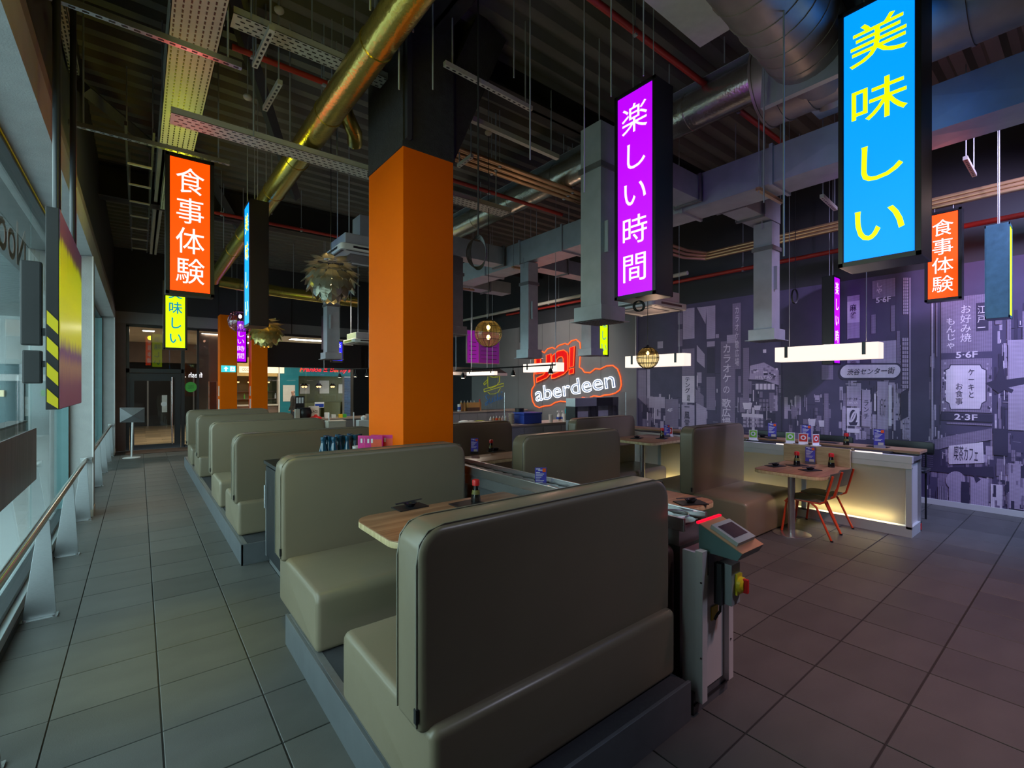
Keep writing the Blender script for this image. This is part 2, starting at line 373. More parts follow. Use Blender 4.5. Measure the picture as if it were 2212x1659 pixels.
sill = struct(MB().box(-.98, -.755, YB, YF, -.02, .13).build('trim_1', 'sill_paint', bevel=.006))
MB().box(-.757, -.745, YB, YF, 0, .05).build('base_strip', 'black_paint', sill)
def glazing(name, segs, z0, z1):
    w = thing(name, '', ''); del w['label']; del w['category']; struct(w); w.location = (-.86, segs[0][0], z0)
    for a, b in segs: MB().box(-.862, -.852, a+.004, b-.004, z0+.03, z1-.03).build('pane', 'window_glass', w)
    f = MB(); f.box(-.89, -.80, segs[0][0], segs[-1][1], z1-.05, z1); f.box(-.89, -.80, segs[0][0], segs[-1][1], z0, z0+.05)
    f.build('window_frame', 'frame_dark', w)
    for y in (segs[0][0], segs[-1][1]-.06): MB().box(-.90, -.78, y, y+.06, z0, z1).build('jamb', 'gauge_teal', w)
    return w
w1 = glazing('window_1', [(1.5, 4.4), (4.4, 6.75), (6.75, 9.16)], .13, ZG)
w2 = glazing('window_2', [(9.62, 12.0), (12.0, 14.4), (14.4, 16.9)], .13, ZG)
MB().tube([(-.795, 4.0, ZG-.012), (-.795, 9.1, ZG-.012)], .006, 6).build('yellow_lit_edge', 'hazard_yellow', w1)  # yellow light along the lintel edge, modelled as a thin tube

# ---- right wall and the print that covers it
wr = struct(MB().box(XR, XR+.2, YB, YF+.2, -.05, ZC+.2).build('wall_right', 'dark_wall'))
struct(MB().box(XR-.018, XR, YB, 7.45, 0, .092).build('baseboard_right', 'pale_plastic', bevel=.003))
MB().box(XR-.05, XR, 7.42, 15.0, 0, 3.86).build('cladding', 'grey_panel', wr)
for y in (8.6, 9.8, 11.0, 12.2, 13.4):
    MB().box(XR-.052, XR-.049, y-.004, y+.004, 0, 3.86).build('panel_joint', 'black_paint', wr)
# ---- near end wall behind the camera
struct(MB().box(-1, XR+.2, YB-.2, YB, -.05, ZC+.2).build('wall_near', 'dark_wall'))
# ---- far wall: bulkhead over the shopfront glazing
wf = struct(MB().box(-1.0, XR+.2, YF, YF+.3, 4.08, ZC+.2).build('wall_far', 'dark_wall'))
MB().box(-.56, XR, YF-.02, YF+.28, 3.74, 4.08).build('fascia_band', 'grey_wall', wf)
MB().box(-1.0, -.30, YF-.02, YF+.3, 0, 3.74).build('pier', 'concrete_dark', wf)
MB().box(6.4, XR+.2, YF-.02, YF+.3, 0, 3.74).build('partition', 'black_paint', wf)
MB().box(3.35, 6.6, YF-.3, YF-.05, 2.55, 3.42).build('menu_fascia', 'soft_black', wf)
for y in (2.0, 4.2): MB().box(y, y+.02, YF-.03, YF-.02, 3.74, 5.6).build('panel_joint', 'black_paint', wf)
# shopfront glazing
sf = thing('window_3', '', ''); del sf['label']; del sf['category']; struct(sf); sf.location = (2, YF, 0)
for a, b in ((1.12, 1.45), (1.5, 3.0), (3.04, 4.7), (4.74, 6.4)): MB().box(a, b, YF+.1, YF+.112, .06, 3.68).build('pane', 'shop_glass', sf)
MB().box(-.24, 1.06, YF+.1, YF+.112, 2.4, 3.68).build('pane', 'shop_glass', sf)
fr = MB()
for a, b, c, d in ((-.3, 6.4, 3.66, 3.74), (-.3, -.22, 0, 3.7), (1.03, 1.12, 0, 3.7), (1.44, 1.5, 0, 3.7), (-.3, 1.1, 2.3, 2.42), (1.1, 6.4, 0, .07)): fr.box(a, b, YF+.06, YF+.15, c, d)
fr.build('window_frame', 'frame_dark', sf)
# the glazed entrance door
dr = thing('door_1', '', ''); del dr['label']; del dr['category']; struct(dr); dr.location = (.4, YF, 0)
lf = MB(); lf.box(-.21, -.11, YF+.08, YF+.13, 0, 2.28); lf.box(.86, 1.02, YF+.08, YF+.13, 0, 2.28); lf.box(-.11, .86, YF+.08, YF+.13, 0, .14); lf.box(-.11, .86, YF+.08, YF+.13, 2.06, 2.28)
lf.build('door_frame', 'frame_dark', dr)
MB().box(-.11, .86, YF+.1, YF+.11, .14, 2.06).build('pane', 'shop_glass', dr)
MB().tube([(.80, YF+.01, .12), (.80, YF+.01, 2.18)], .018, 10).build('pull_handle', 'chrome', dr, smooth=True)
MB().box(.55, .68, YF+.096, YF+.099, 1.1, 1.62).build('notice', 'paper', dr)
MB().lathe([(.001, 0), (.075, 0), (.075, .004)], n=24).build('door_sticker', 'card_white', dr, off=(0,0,0)).matrix_local = Matrix.Translation((.6-.4, .09, 1.35)) @ ORI['-Y'].to_4x4()
st = MB().lathe([(.001, 0), (.16, 0), (.16, .004)], n=28).build('green_sticker', 'green_plastic', sf, off=(0,0,0)); st.matrix_local = Matrix.Translation((1.28-2, .09, 1.87)) @ ORI['-Y'].to_4x4()
text('sticker_print', 'Open\nToday', .16, .12, (1.28, YF+.085, 1.87), '-Y', 'black_paint', sf, mirror=True)
text('window_lettering', 'fresh .', .46, .16, (1.36, YF+.095, 2.25), '-Y', 'letter_white', sf, off=.01, mirror=True)
# ---- the mall beyond the shopfront
mk('mall_tile', (.52, .40, .24), .3, 0, .25, 3, obj_var=.35); mk('mall_ceiling', (.62, .52, .38), .8, 0, .05); mk('mall_brown', (.15, .10, .075), .5, 0, .25, 4)
mk('teal_shop', (.0, .16, .20), .5, 0, .08); mk('warm_wall', (.55, .36, .12), .6, 0, .15); mk('olive_wall', (.12, .12, .05), .6, 0, .2); mk('brick_blue', (.012, .045, .12), .4, 0, .3, 9, obj_var=.3); mk('mortar', (.3, .33, .38), .8, 0, 0)
em('mall_lamp', (1, .93, .8), 9); em('sign_cream', (1, .78, .5), .95); em('red_script', (1.0, .01, .02), 1.1); em('warm_lamp', (1.0, .55, .18), 4)
mf = struct(MB().box(-1.2, 14, YF+.16, 29, -.08, -.012).build('floor_mall', 'grout'))
mt = MB().box(-.447, .447, -.222, .222, -.012, 0).mesh('tile', 'mall_tile')
for i in range(9):
    for j in range(24): share(mt, 'tile', mf, (-.7+i*.9+(j%2)*.45, YF+.4+j*.45, 0))
struct(MB().box(-1.2, 14, YF+.3, 29, 3.74, 3.9).build('ceiling_mall', 'mall_ceiling'))
struct(MB().box(-1.6, -1.2, YF+.3, 29, 0, 3.9).build('wall_mall_left', 'mall_brown'))
wm = struct(MB().box(-1.2, 14, 28.7, 28.9, 0, 3.9).build('wall_mall_far', 'olive_wall'))
MB().box(-1.2, 3.4, 28.2, 28.4, 0, 3.0).build('lobby_front', 'frame_dark', wm)
MB().box(-1.2, 3.4, 25.0, 25.3, 2.9, 3.74).build('lobby_bulkhead', 'mall_brown', wm)
for x in (-.6, .3, 1.2, 2.1): MB().box(x, x+.06, 28.1, 28.2, 0, 2.4).build('lobby_mullion', 'steel_brushed', wm)
MB().box(1.62, 2.42, 19.4, 19.9, 0, 3.74).build('clad_column', 'mall_brown', wm)
def shop_light(name, label, loc, sx, sy):
    t = thing(name, label, 'light', loc, 'panel lights in the mall ceiling'); x, y, z = loc
    MB().box(x-sx/2, x+sx/2, y-sy/2, y+sy/2, z-.03, z-.005).build('diffuser', 'mall_lamp', t); MB().box(x-sx/2-.03, x+sx/2+.03, y-sy/2-.03, y+sy/2+.03, z-.02, z).build('frame', 'white_metal', t)
    l = bpy.data.lights.new('panel_lamp', 'AREA'); l.energy = 55; l.color = (1, .88, .7); l.shape = 'RECTANGLE'; l.size = sx*.9; l.size_y = sy*.9; o = bpy.data.objects.new('panel_lamp', l); COL.objects.link(o); o.parent = t; o.location = (0, 0, -.04)
shop_light('ceiling_light', 'long white panel light in the mall ceiling left of the orange columns', (2.6, 19.6, 3.74), 1.8, .5)
shop_light('ceiling_light', 'long white panel light in the mall ceiling over the teal shopfront', (5.9, 19.6, 3.74), 2.6, .5)
shop_light('ceiling_light', 'panel light in the mall ceiling before the bar front', (4.2, 22.4, 3.74), 1.6, .5)
shop_light('ceiling_light', 'small square light in the mall ceiling inside the entrance', (.25, 19.6, 3.74), .3, .3)
# ================================================================ THE MALL'S SHOPS
Y1 = 24.0
bar = thing('cocktail_bar', 'warm lit bar front with cream menu strips across the mall', 'shopfront', (4.2, Y1, 0))
MB().box(2.4, 5.08, Y1, Y1+.2, 0, 1.0).build('counter_front', 'mall_brown', bar); MB().box(2.4, 5.08, Y1-.1, Y1+.3, 1.0, 1.06).build('counter_top', 'stone', bar)
MB().box(2.4, 5.08, Y1, Y1+.15, 2.35, 3.2).build('fascia', 'warm_wall', bar); MB().box(2.4, 5.08, Y1+1.2, Y1+1.3, 0, 3.7).build('back_wall', 'olive_wall', bar)
for x in (2.5, 3.5, 4.5):
    MB().box(x, x+.85, Y1-.04, Y1-.01, 2.5, 2.78).build('menu_strip', 'sign_cream', bar)
text('menu_lettering', 'COCKTAILS', .6, .12, (3.92, Y1-.046, 2.64), '-Y', 'sauce_brown', bar)
for k in range(9):
    x = 2.55+k*.33; MB().lathe([(.001, 0), (.03, 0), (.03, .16), (.012, .2), (.012, .26)], (x, Y1+1.05, 1.3+.35*(k % 2)), 8).build('bottle', ('sauce_amber', 'green_plastic', 'clear_plastic')[k % 3], bar)
for z in (1.28, 1.63): MB().box(2.4, 5.4, Y1+.95, Y1+1.15, z, z+.02).build('shelf', 'mall_brown', bar)
for k in range(7):
    b = MB(); b.lathe([(.02, .1), (.1, 0), (.001, 0)], (2.7+k*.42, Y1+.5, 2.1), 10); o = b.build('lamp_shade', 'black_paint', bar)
    MB().sphere((2.7+k*.42, Y1+.5, 2.09), .045, 10, 6).build('lamp_bulb', 'warm_lamp', bar)
te = thing('teal_shopfront', 'teal painted restaurant front with red script lettering across the mall', 'shopfront', (8, Y1, 0))
def tp(x, y): return at(x, y, Y=Y1)
xa, xb, xc, xd = tp(603, 800).x, tp(645, 800).x, tp(722, 800).x, tp(830, 800).x
zt, zs = tp(640, 786).z, tp(640, 812).z
MB().box(xa, xb, Y1, Y1+.3, 0, zt).build('wall', 'teal_shop', te); MB().box(xb, xd, Y1, Y1+.3, zs, zt+.6).build('fascia', 'teal_shop', te)
text('shop_lettering', 'Frankie & Benny\'s', tp(757, 0).x-tp(647, 0).x, .30, ((tp(757, 0).x+tp(647, 0).x)/2, Y1-.03, tp(700, 800).z), '-Y', 'red_script', te, off=.02, shear=.25)
MB().box(xb, xd, Y1+2.2, Y1+2.3, 0, 3.4).build('back_wall', 'olive_wall', te); MB().box(xb, xd, Y1+.3, Y1+2.2, zs+.05, zs+.1).build('soffit', 'warm_wall', te)
for k in range(11):
    x = xb+.4+k*(xd-xb-.8)/10; y = Y1+.8+.8*(k % 2)
    MB().lathe([(.02, .14), (.13, 0), (.001, 0)], (x, y, 1.9), 10).build('lamp_shade', 'black_paint', te); MB().sphere((x, y, 1.88), .06, 8, 6).build('lamp_bulb', 'warm_lamp', te)
for k in range(5):
    x = xb+.5+k*1.0; MB().box(x, x+.8, Y1+1.0, Y1+1.5, 0, 1.05).build('booth_seat', 'olive_wall', te)
    MB().box(x+.1, x+.6, Y1+2.17, Y1+2.19, 1.5, 2.0+.2*(k % 2)).build('wall_picture', 'paper', te)
MB().box(tp(611, 0).x, tp(637, 0).x, Y1-.03, Y1, tp(620, 867).z, tp(620, 832).z).build('wall_picture', 'paper', te)
MB().box(tp(601, 0).x, tp(604, 0).x, Y1-.06, Y1+.3, 0, zt).build('edge_post', 'paper', te)
# blue brick pillar, single bricks
bp = thing('brick_pillar', 'blue glazed brick pillar of the shop across the mall', 'pillar', (tp(750, 0).x, Y1-.3, 0))
bx0, bx1 = tp(739, 0).x, tp(762, 0).x
MB().box(bx0+.01, bx1-.01, Y1-.29, Y1-.01, 0, zs).build('core', 'mortar', bp)
bw = (bx1-bx0)/2; brm = MB().box(-bw/2+.008, bw/2-.008, -.02, .0, 0, .066).mesh('brick', 'brick_blue'); hbm = MB().box(-bw/4+.006, bw/4-.006, -.02, .0, 0, .066).mesh('brick', 'brick_blue')
for r in range(int((zs-.4)/.08)):
    z = .4+r*.08
    if r % 2 == 0:
        for k in range(2): share(brm, 'brick', bp, (bx0+bw*(k+.5)-bp.location.x, 0, z))
    else:
        share(brm, 'brick', bp, (bx0+bw-bp.location.x, 0, z)); share(hbm, 'brick', bp, (bx0+bw/4-bp.location.x, 0, z)); share(hbm, 'brick', bp, (bx1-bw/4-bp.location.x, 0, z))
# security gate posts inside the entrance
g = thing('security_post', 'black security gate post with steel edges beside the entrance glass', 'post', (1.95, 18.7, 0))
MB().box(1.84, 2.06, 18.62, 18.78, 0, 2.05).build('panel', 'soft_black', g, bevel=.02)
for x in (1.82, 2.05): MB().box(x, x+.03, 18.6, 18.8, 0, 2.05).build('steel_edge', 'steel', g)
MB().box(1.78, 2.1, 18.55, 18.85, 0, .03).build('base', 'steel_brushed', g)
# a passer-by in the mall
def person(loc):
    mw = bpy.data.meshes.new('person'); J = [((0,0,.92), .12), ((0,0,1.15), .14), ((0,0,1.4), .15), ((0,0,1.52), .06), ((.02,0,1.60), .075), ((.03,0,1.71), .085),
        ((0,-.09,.88), .095), ((.06,-.1,.48), .065), ((-.06,-.1,.08), .045), ((.08,-.1,.03), .035), ((0,.09,.88), .095), ((-.02,.1,.48), .065), ((-.16,.1,.1), .045), ((-.03,.1,.03), .035),
        ((0,-.2,1.42), .06), ((.0,-.24,1.15), .048), ((.1,-.24,.9), .036), ((.13,-.24,.82), .03), ((0,.2,1.42), .06), ((-.03,.24,1.15), .048), ((.04,.25,.9), .036), ((.06,.25,.82), .03)]
    E = [(0,1),(1,2),(2,3),(3,4),(4,5),(0,6),(6,7),(7,8),(8,9),(0,10),(10,11),(11,12),(12,13),(2,14),(14,15),(15,16),(16,17),(2,18),(18,19),(19,20),(20,21)]
    mw.from_pydata([j[0] for j in J], E, []); o = bpy.data.objects.new('person', mw); COL.objects.link(o)
    sk = o.modifiers.new('skin', 'SKIN'); sb = o.modifiers.new('sub', 'SUBSURF'); sb.levels = 2; sb.render_levels = 2
    if not mw.skin_vertices: 
        bpy.context.view_layer.objects.active = o
    for k, v in enumerate(mw.skin_vertices[0].data if mw.skin_vertices else []): v.radius = (J[k][1], J[k][1]); v.use_root = (k == 0)
    me = bpy.data.meshes.new_from_object(o.evaluated_get(bpy.context.evaluated_depsgraph_get())); bpy.data.objects.remove(o)
    for m in ('jacket', 'jeans', 'skin', 'hair'): me.materials.append(M[m])
    for p in me.polygons:
        z = p.center.z; p.use_smooth = True
        p.material_index = 1 if z < .9 and abs(p.center.y) < .18 else (3 if z > 1.72 or (z > 1.62 and p.center.x < -.01) else (2 if z > 1.5 or (z < .87 and abs(p.center.y) > .18) else 0))
    o = bpy.data.objects.new('person', me); COL.objects.link(o); o.location = loc; o.rotation_euler = (0, 0, PI)
    return o
tag(person((tp(634, 0).x*.9, Y1*.9, 0)), 'person in dark jacket and jeans walking past the teal shopfront', 'person')
# orange columns inside the shopfront
for k, (x, y, lab) in enumerate(((1.9, 16.45, 'slim orange column with a green exit sign near the entrance'), (2.74, 16.45, 'slim orange column behind the metal leaf pendant near the entrance'))):
    c = thing('orange_column', lab, 'column', (x+.22, y+.25, 0), 'slim orange columns by the shopfront')
    MB().box(x, x+.45, y, y+.5, 0, 4.05).build('shaft', 'orange_paint', c, bevel=.008); MB().box(x-.012, x+.462, y-.012, y+.512, 0, .12).build('skirting', 'stone', c)
    MB().box(x-.008, x-.001, y+.1, y+.32, 1.05, 1.5).build('poster', 'card_white', c); MB().box(x-.008, x-.001, y+.12, y+.3, 1.6, 1.9).build('poster', 'paper', c)
ex = thing('exit_sign', 'cyan lit exit sign with arrow and running figure on orange column', 'sign', (2.12, 16.4, 2.32)); em('face_cyan', (.05, .62, .68), .9)
MB().box(1.93, 2.31, 16.41, 16.445, 2.32, 2.52).build('box', 'face_cyan', ex, bevel=.006)
MB().prism([(1.99,2.42),(2.05,2.49),(2.11,2.42),(2.07,2.42),(2.07,2.35),(2.03,2.35),(2.03,2.42)], 16.402, 16.409).build('arrow', 'letter_white', ex)
m_ = MB(); m_.box(2.16, 2.28, 16.404, 16.409, 2.35, 2.49); m_.build('door_symbol', 'letter_white', ex)
m_ = MB(); m_.tube([(2.23,16.402,2.46),(2.22,16.402,2.42),(2.19,16.402,2.37)], .008, 5); m_.tube([(2.22,16.402,2.42),(2.25,16.402,2.39)], .008, 5); m_.sphere((2.235,16.402,2.475), .012, 8, 6); m_.build('figure', 'face_cyan', ex)

# ================================================================ OUTSIDE THE LEFT WINDOWS
mk('paving', (.44, .46, .46), .7, 0, .15, 1.5); mk('facade_pale', (.62, .66, .66), .7, 0, .08); mk('facade_glass', (.16, .24, .26), .15, .3, .3, 1.2); mk('facade_rib', (.5, .56, .57), .5, .2, .05)
struct(MB().box(-30, -.98, -20, 45, -.12, -.03).build('floor_outside', 'paving'))
cn = thing('entrance_canopy', 'pale ribbed canopy over the pavement outside the left windows', 'canopy', (-3, 20, 4))
MB().box(-5.2, -1.6, 9.5, 25.8, 4.6, 4.9).build('roof_slab', 'facade_pale', cn); MB().box(-1.75, -1.35, 8.0, 25.8, 4.05, 4.95).build('edge_beam', 'concrete', cn)
rbm = MB().box(-5.1, -1.8, -.04, .04, -.09, 0).mesh('rib', 'facade_rib')
for k in range(48): share(rbm, 'rib', cn, (3, 9.8+k*.33-20, .6))
for y in (13.5, 21.0): MB().box(-4.6, -4.2, y, y+.4, -.03, 4.6).build('column', 'concrete', cn)
ob = thing('building', 'pale building across the pavement seen through the left windows', 'building', (-6, 26, 0))
MB().box(-12, -1.0, 26, 27, 2.75, 5.0).build('wall', 'facade_pale', ob); MB().box(-12, -1.0, 26.1, 26.3, -.03, 2.75).build('shop_glazing', 'facade_glass', ob)
MB().box(-12, -1.0, 25.9, 26.0, 2.1, 2.35).build('lit_band', 'card_white', ob)
for x in (-9.5, -7.5, -5.5, -3.6, -2.2): MB().box(x, x+.12, 25.92, 26.1, -.03, 2.75).build('mullion', 'steel_brushed', ob)
for k, x in enumerate((-4.9, -3.0)): MB().box(x, x+.9, 25.85, 25.95, 1.5, 1.75).build('shop_sign', ('sign_cream', 'green_plastic')[k], ob)
kb = thing('planter_wall', 'low pale wall along the pavement outside the left windows', 'wall', (-3.4, 12, -.03))
MB().box(-3.7, -3.3, 9.5, 25, -.03, .55).build('wall', 'facade_pale', kb, bevel=.02); MB().box(-3.74, -3.26, 9.5, 25, .55, .62).build('coping', 'concrete', kb)
# writing on the outside of the glass, read backwards from within
def vinyl(name, s, w, h, y, z, mat, **k): return text(name, s, w, h, (-.866, y, z), '+X', mat, w1, mirror=True, **k)
mk('vinyl_copper', (.5, .26, .18), .5, 0, 0); mk('vinyl_white', (.85, .85, .85), .5, 0, 0, emit=.35, ecol=(.9, .9, .9)); mk('vinyl_dark', (.16, .16, .11), .5, 0, 0)
vinyl('window_lettering', 'Noodles', 2.2, .40, 5.45, 3.2, 'vinyl_copper', off=.01); vinyl('window_lettering', 'Sushi', 1.2, .38, 7.6, 3.2, 'vinyl_dark', off=.01)
vinyl('window_lettering', 'YO!', 1.6, 1.0, 4.1, 2.3, 'vinyl_white', off=.03)
text('window_lettering', 'YO!', 2.0, 1.25, (-.866, 11.2, 1.75), '+X', 'vinyl_white', w2, mirror=True, off=.0, tube=.03)
# printed film on the glass
mk('film_print', (.17, .12, .13), .4, 0, .7, 3, stretch=(1, 9, .6), emit=.0)
fm = MB().box(-.848, -.846, 2.6, 7.0, .92, 1.46).build('window_film', 'film_print'); tag(fm, 'brown purple printed film strip across the near left window', 'film')
# ================================================================ PILLAR
pl = thing('pillar', 'large orange painted pillar with black upper part behind the booth', 'pillar', (2.28, 4.6, 0))
px0, px1, py0, py1, pz = 1.985, 2.545, 4.18, 5.04, 4.22
MB().box(px0, px1, py0, py1, 0, pz).build('painted_shaft', 'orange_paint', pl, bevel=.006)
up = MB().box(px0-.004, px1+.004, py0-.004, py1+.004, pz, ZC).build('upper_shaft', 'fire_coat', pl)
MB().box(px0-.012, px1+.012, py0-.012, py1+.012, pz-.015, pz+.03).build('ragged_edge', 'fire_coat', pl)
a, b = Vector((2.36, 4.36, 4.2)), Vector((3.12, 4.36, 5.95))
rk = MB(); dv = (b-a).normalized(); sd = Vector((dv.z, 0, -dv.x))*.2; dp = Vector((0, .3, 0))
q = [a-sd-dp*.3, a+sd-dp*.3, a+sd+dp, a-sd+dp, b-sd-dp*.3, b+sd-dp*.3, b+sd+dp, b-sd+dp]
rk.add(q, [(0,3,2,1),(4,5,6,7),(0,1,5,4),(1,2,6,5),(2,3,7,6),(3,0,4,7)]); rk.build('raking_strut', 'fire_coat', pl)
rk = MB(); rk.box(2.0, 2.05, 4.12, 4.18, pz+.05, ZC); rk.build('web_plate', 'dark_wall', pl)

# ================================================================ DUCTS
def rod(mb, x, y, z, top=ZC, r=.008): mb.tube([(x, y, z), (x, y, top)], r, 5)
def creased(mb, pts, n, lift):
    c = sum((Vector(p) for p in pts), Vector())/4+Vector(n)*lift
    mb.add([*pts, c], [(0,1,4),(1,2,4),(2,3,4),(3,0,4)])
def rect_duct(name, label, x0, x1, z0, z1, ys, mat='galvanised', group=None):
    t = thing(name, label, 'duct', ((x0+x1)/2, (ys[0]+ys[-1])/2, z0), group)
    for a, b in zip(ys, ys[1:]):
        mb = MB(); s = lambda x, y, z: (x, y, z)
        creased(mb, [(x0,a,z0),(x0,b,z0),(x0,b,z1),(x0,a,z1)], (-1,0,0), .012); creased(mb, [(x1,b,z0),(x1,a,z0),(x1,a,z1),(x1,b,z1)], (1,0,0), .012)
        creased(mb, [(x0,b,z0),(x0,a,z0),(x1,a,z0),(x1,b,z0)], (0,0,-1), .014); creased(mb, [(x0,a,z1),(x0,b,z1),(x1,b,z1),(x1,a,z1)], (0,0,1), .01)
        mb.build('duct_section', mat, t)
    for y in ys:
        mb = MB()
        for c, d, e, f in ((x0-.03,x0,z0-.03,z1+.03), (x1,x1+.03,z0-.03,z1+.03), (x0,x1,z0-.03,z0), (x0,x1,z1,z1+.03)): mb.box(c, d, y-.02, y+.02, e, f)
        fl_ = mb.build('flange', 'galvanised', t)
    for y in ys[::2]:
        mb = MB(); mb.box(x0-.1, x1+.1, y+.1, y+.145, z0-.075, z0-.035); hb = mb.build('hanger_bar', 'copper_pipe', t)
        mb = MB(); rod(mb, x0-.07, y+.12, z0-.1); rod(mb, x1+.07, y+.12, z0-.1); mb.build('hanger_rod', 'galvanised', hb)
    return t
H1 = rect_duct('rectangular_duct', 'long galvanised rectangular duct running above the tables', 6.0, 6.48, 4.36, 4.8, [-2.3, -1.1, .1, 1.3, 2.5, 3.7, 4.9, 6.1, 7.3, 8.5, 9.7, 10.9, 12.1])
def branch(name, label, pts_x, y0, y1, z0, z1, mat='galvanised'):
    t = thing(name, label, 'duct', ((pts_x[0]+pts_x[1])/2, (y0+y1)/2, z0)); x0, x1 = pts_x
    MB().box(x0, x1, y0, y1, z0, z1).build('duct_section', mat, t, bevel=.004)
    xe = x1 if x0 < 6 and x1 <= 6.01 else x0
    for x in (x0+.04 if x0 > 6.4 else x1-.05, (x0+x1)/2):
        mb = MB()
        for c, d, e, f in ((y0-.03,y0,z0-.03,z1+.03), (y1,y1+.03,z0-.03,z1+.03), (y0,y1,z0-.03,z0), (y0,y1,z1,z1+.03)): mb.box(x-.02, x+.02, c, d, e, f)
        mb.build('flange', 'galvanised_dark', t)
    mb = MB(); rod(mb, (x0+x1)/2, y0-.04, z0); rod(mb, (x0+x1)/2, y1+.04, z0); mb.build('hanger_rod', 'galvanised', t)
    return t
branch('branch_duct', 'short branch duct joining the long duct behind the purple sign', (4.35, 5.98), 3.4, 3.75, 4.42, 4.74)
branch('branch_duct', 'branch duct leading to the teal lit drop by the mural', (6.5, 7.75), 3.1, 3.45, 4.40, 4.7)
branch('branch_duct', 'branch duct crossing left of the long duct above the gold globe lamp', (2.9, 5.98), 7.75, 8.1, 4.42, 4.78)
branch('branch_duct', 'branch duct with red glow right of the long duct', (6.5, 8.4), 7.4, 7.75, 4.40, 4.7)
branch('branch_duct', 'branch duct far back toward the kitchen canopy', (6.5, 7.9), 10.0, 10.4, 4.40, 4.7)
def drop(name, label, x, y, s, zb, zt, mat='galvanised', extra=True):
    t = thing(name, label, 'duct', (x+s/2, y+s/2, zb), 'extract drops hanging over the tables')
    MB().box(x, x+s, y, y+s, zb+.16, zt).build('shaft', mat, t, bevel=.003)
    e = .055; MB().box(x-e, x+s+e, y-e, y+s+e, zb, zb+.16).build('hood', mat, t, bevel=.003)
    MB().box(x-e-.035, x+s+e+.035, y-e-.035, y+s+e+.035, zb-.008, zb).build('hood_rim', 'galvanised', t)
    gr = MB(); n = 9
    for k in range(n): u = x-e+(s+2*e)*(k+.5)/n; gr.box(u-.006, u+.006, y-e, y+s+e, zb-.014, zb-.008)
    for k in range(n): u = y-e+(s+2*e)*(k+.5)/n; gr.box(x-e, x+s+e, u-.006, u+.006, zb-.018, zb-.012)
    gr.build('grille', 'galvanised_dark', t)
    z = zb+(zt-zb)*.78; mb = MB()
    for c, d, e1, f in ((x-.02,x,y-.02,y+s+.02), (x+s,x+s+.02,y-.02,y+s+.02), (x,x+s,y-.02,y), (x,x+s,y+s,y+s+.02)): mb.box(c, d, e1, f, z-.03, z+.03)
    mb.build('flange', 'galvanised_dark', t)
    if extra: MB().box(x+.06, x+.1, y-.05, y-.0, zb+.75, zb+1.1).build('damper_box', 'galvanised', t, bevel=.004)
    if zt > 4.5: mb = MB(); rod(mb, x+s/2, y+s/2, zt); mb.build('hanger_rod', 'galvanised', t)
    else:
        mb = MB(); rod(mb, x-.02, y+s/2, zt-.1, 4.42); rod(mb, x+s+.02, y+s/2, zt-.1, 4.42); mb.build('hanger_rod', 'galvanised', t)
    return t
drop('extract_drop', 'large grey extract drop beside the purple hanging sign', 4.0, 3.46, .3, 2.64, 4.85)
drop('extract_drop', 'teal lit extract drop in front of the mural', 7.4, 3.08, .27, 2.6, 4.37)
drop('extract_drop', 'narrow dark extract drop left of the neon wall sign', 5.95, 6.98, .25, 2.46, 4.33)
drop('extract_drop', 'violet edged extract drop beneath the metal leaf pendant', 3.66, 12.0, .3, 2.58, 4.3)
drop('extract_drop', 'teal extract drop in front of the yellow hanging sign', 8.17, 7.36, .3, 2.62, 4.37)
drop('extract_drop', 'grey extract drop seen at the right edge of the orange pillar', 4.62, 7.77, .33, 2.9, 4.40, 'galvanised_dark', False)
def round_duct(name, label, pts, r, mat, bands=(), n=22):
    t = thing(name, label, 'duct', pts[0]); MB().tube(pts, r, n).build('duct_tube', mat, t, smooth=True)
    P = [Vector(p) for p in pts]
    for q in bands:
        i = 0; L = (P[1]-P[0]).length; u = q
        while u > L and i < len(P)-2: u -= L; i += 1; L = (P[i+1]-P[i]).length
        d = (P[i+1]-P[i]).normalized(); c = P[i]+d*u
        MB().tube([c-d*.012, c+d*.012], r+.007, n).build('seam_ring', mat, t, smooth=True)
    return t
rd = round_duct('foil_duct', 'thick gold foil wrapped round duct beneath the dark beam', [(5.5, 2.37, 5.38), (5.5, 13.5, 5.38)], .225, 'foil_duct', (.9, 2.0, 3.3, 4.5, 5.7, 6.9, 8.1))
MB().box(5.32, 5.68, 2.4, 13.5, 5.612, 5.62).build('support_plate', 'galvanised', rd)
m_ = MB(); 
for y in (2.7, 5.3, 7.6, 10.3): rod(m_, 5.25, y, 5.6); rod(m_, 5.75, y, 5.6)
m_.build('hanger_rod', 'galvanised', rd)
JX, JZ, JR = 5.5, 5.25, .43
tj = thing('duct_junction', 'dull spiral duct junction with flanged branch above the blue sign', 'duct', (JX, 1.6, 5.0))
MB().tube([(JX, 2.36, JZ), (JX, .2, JZ)], JR, 28).build('junction_body', 'spiral_duct', tj, smooth=True)
for y in (2.34, 2.16, 1.9, 1.15, .7, .3): MB().tube([(JX, y-.012, JZ), (JX, y+.012, JZ)], JR+.013, 28).build('seam_ring', 'spiral_duct', tj, smooth=True)
BY = 1.76; rz = [(5.06, BY, 5.15), (4.6, BY, 5.2), (4.1, BY, 5.25), (3.2, BY, 5.34)]
MB().tube([(5.4, BY, 5.17), (5.08, BY, 5.15)], .36, 24).build('saddle', 'spiral_duct', tj, smooth=True)
MB().tube(rz, .35, 28).build('branch_tube', 'spiral_duct', tj, smooth=True)
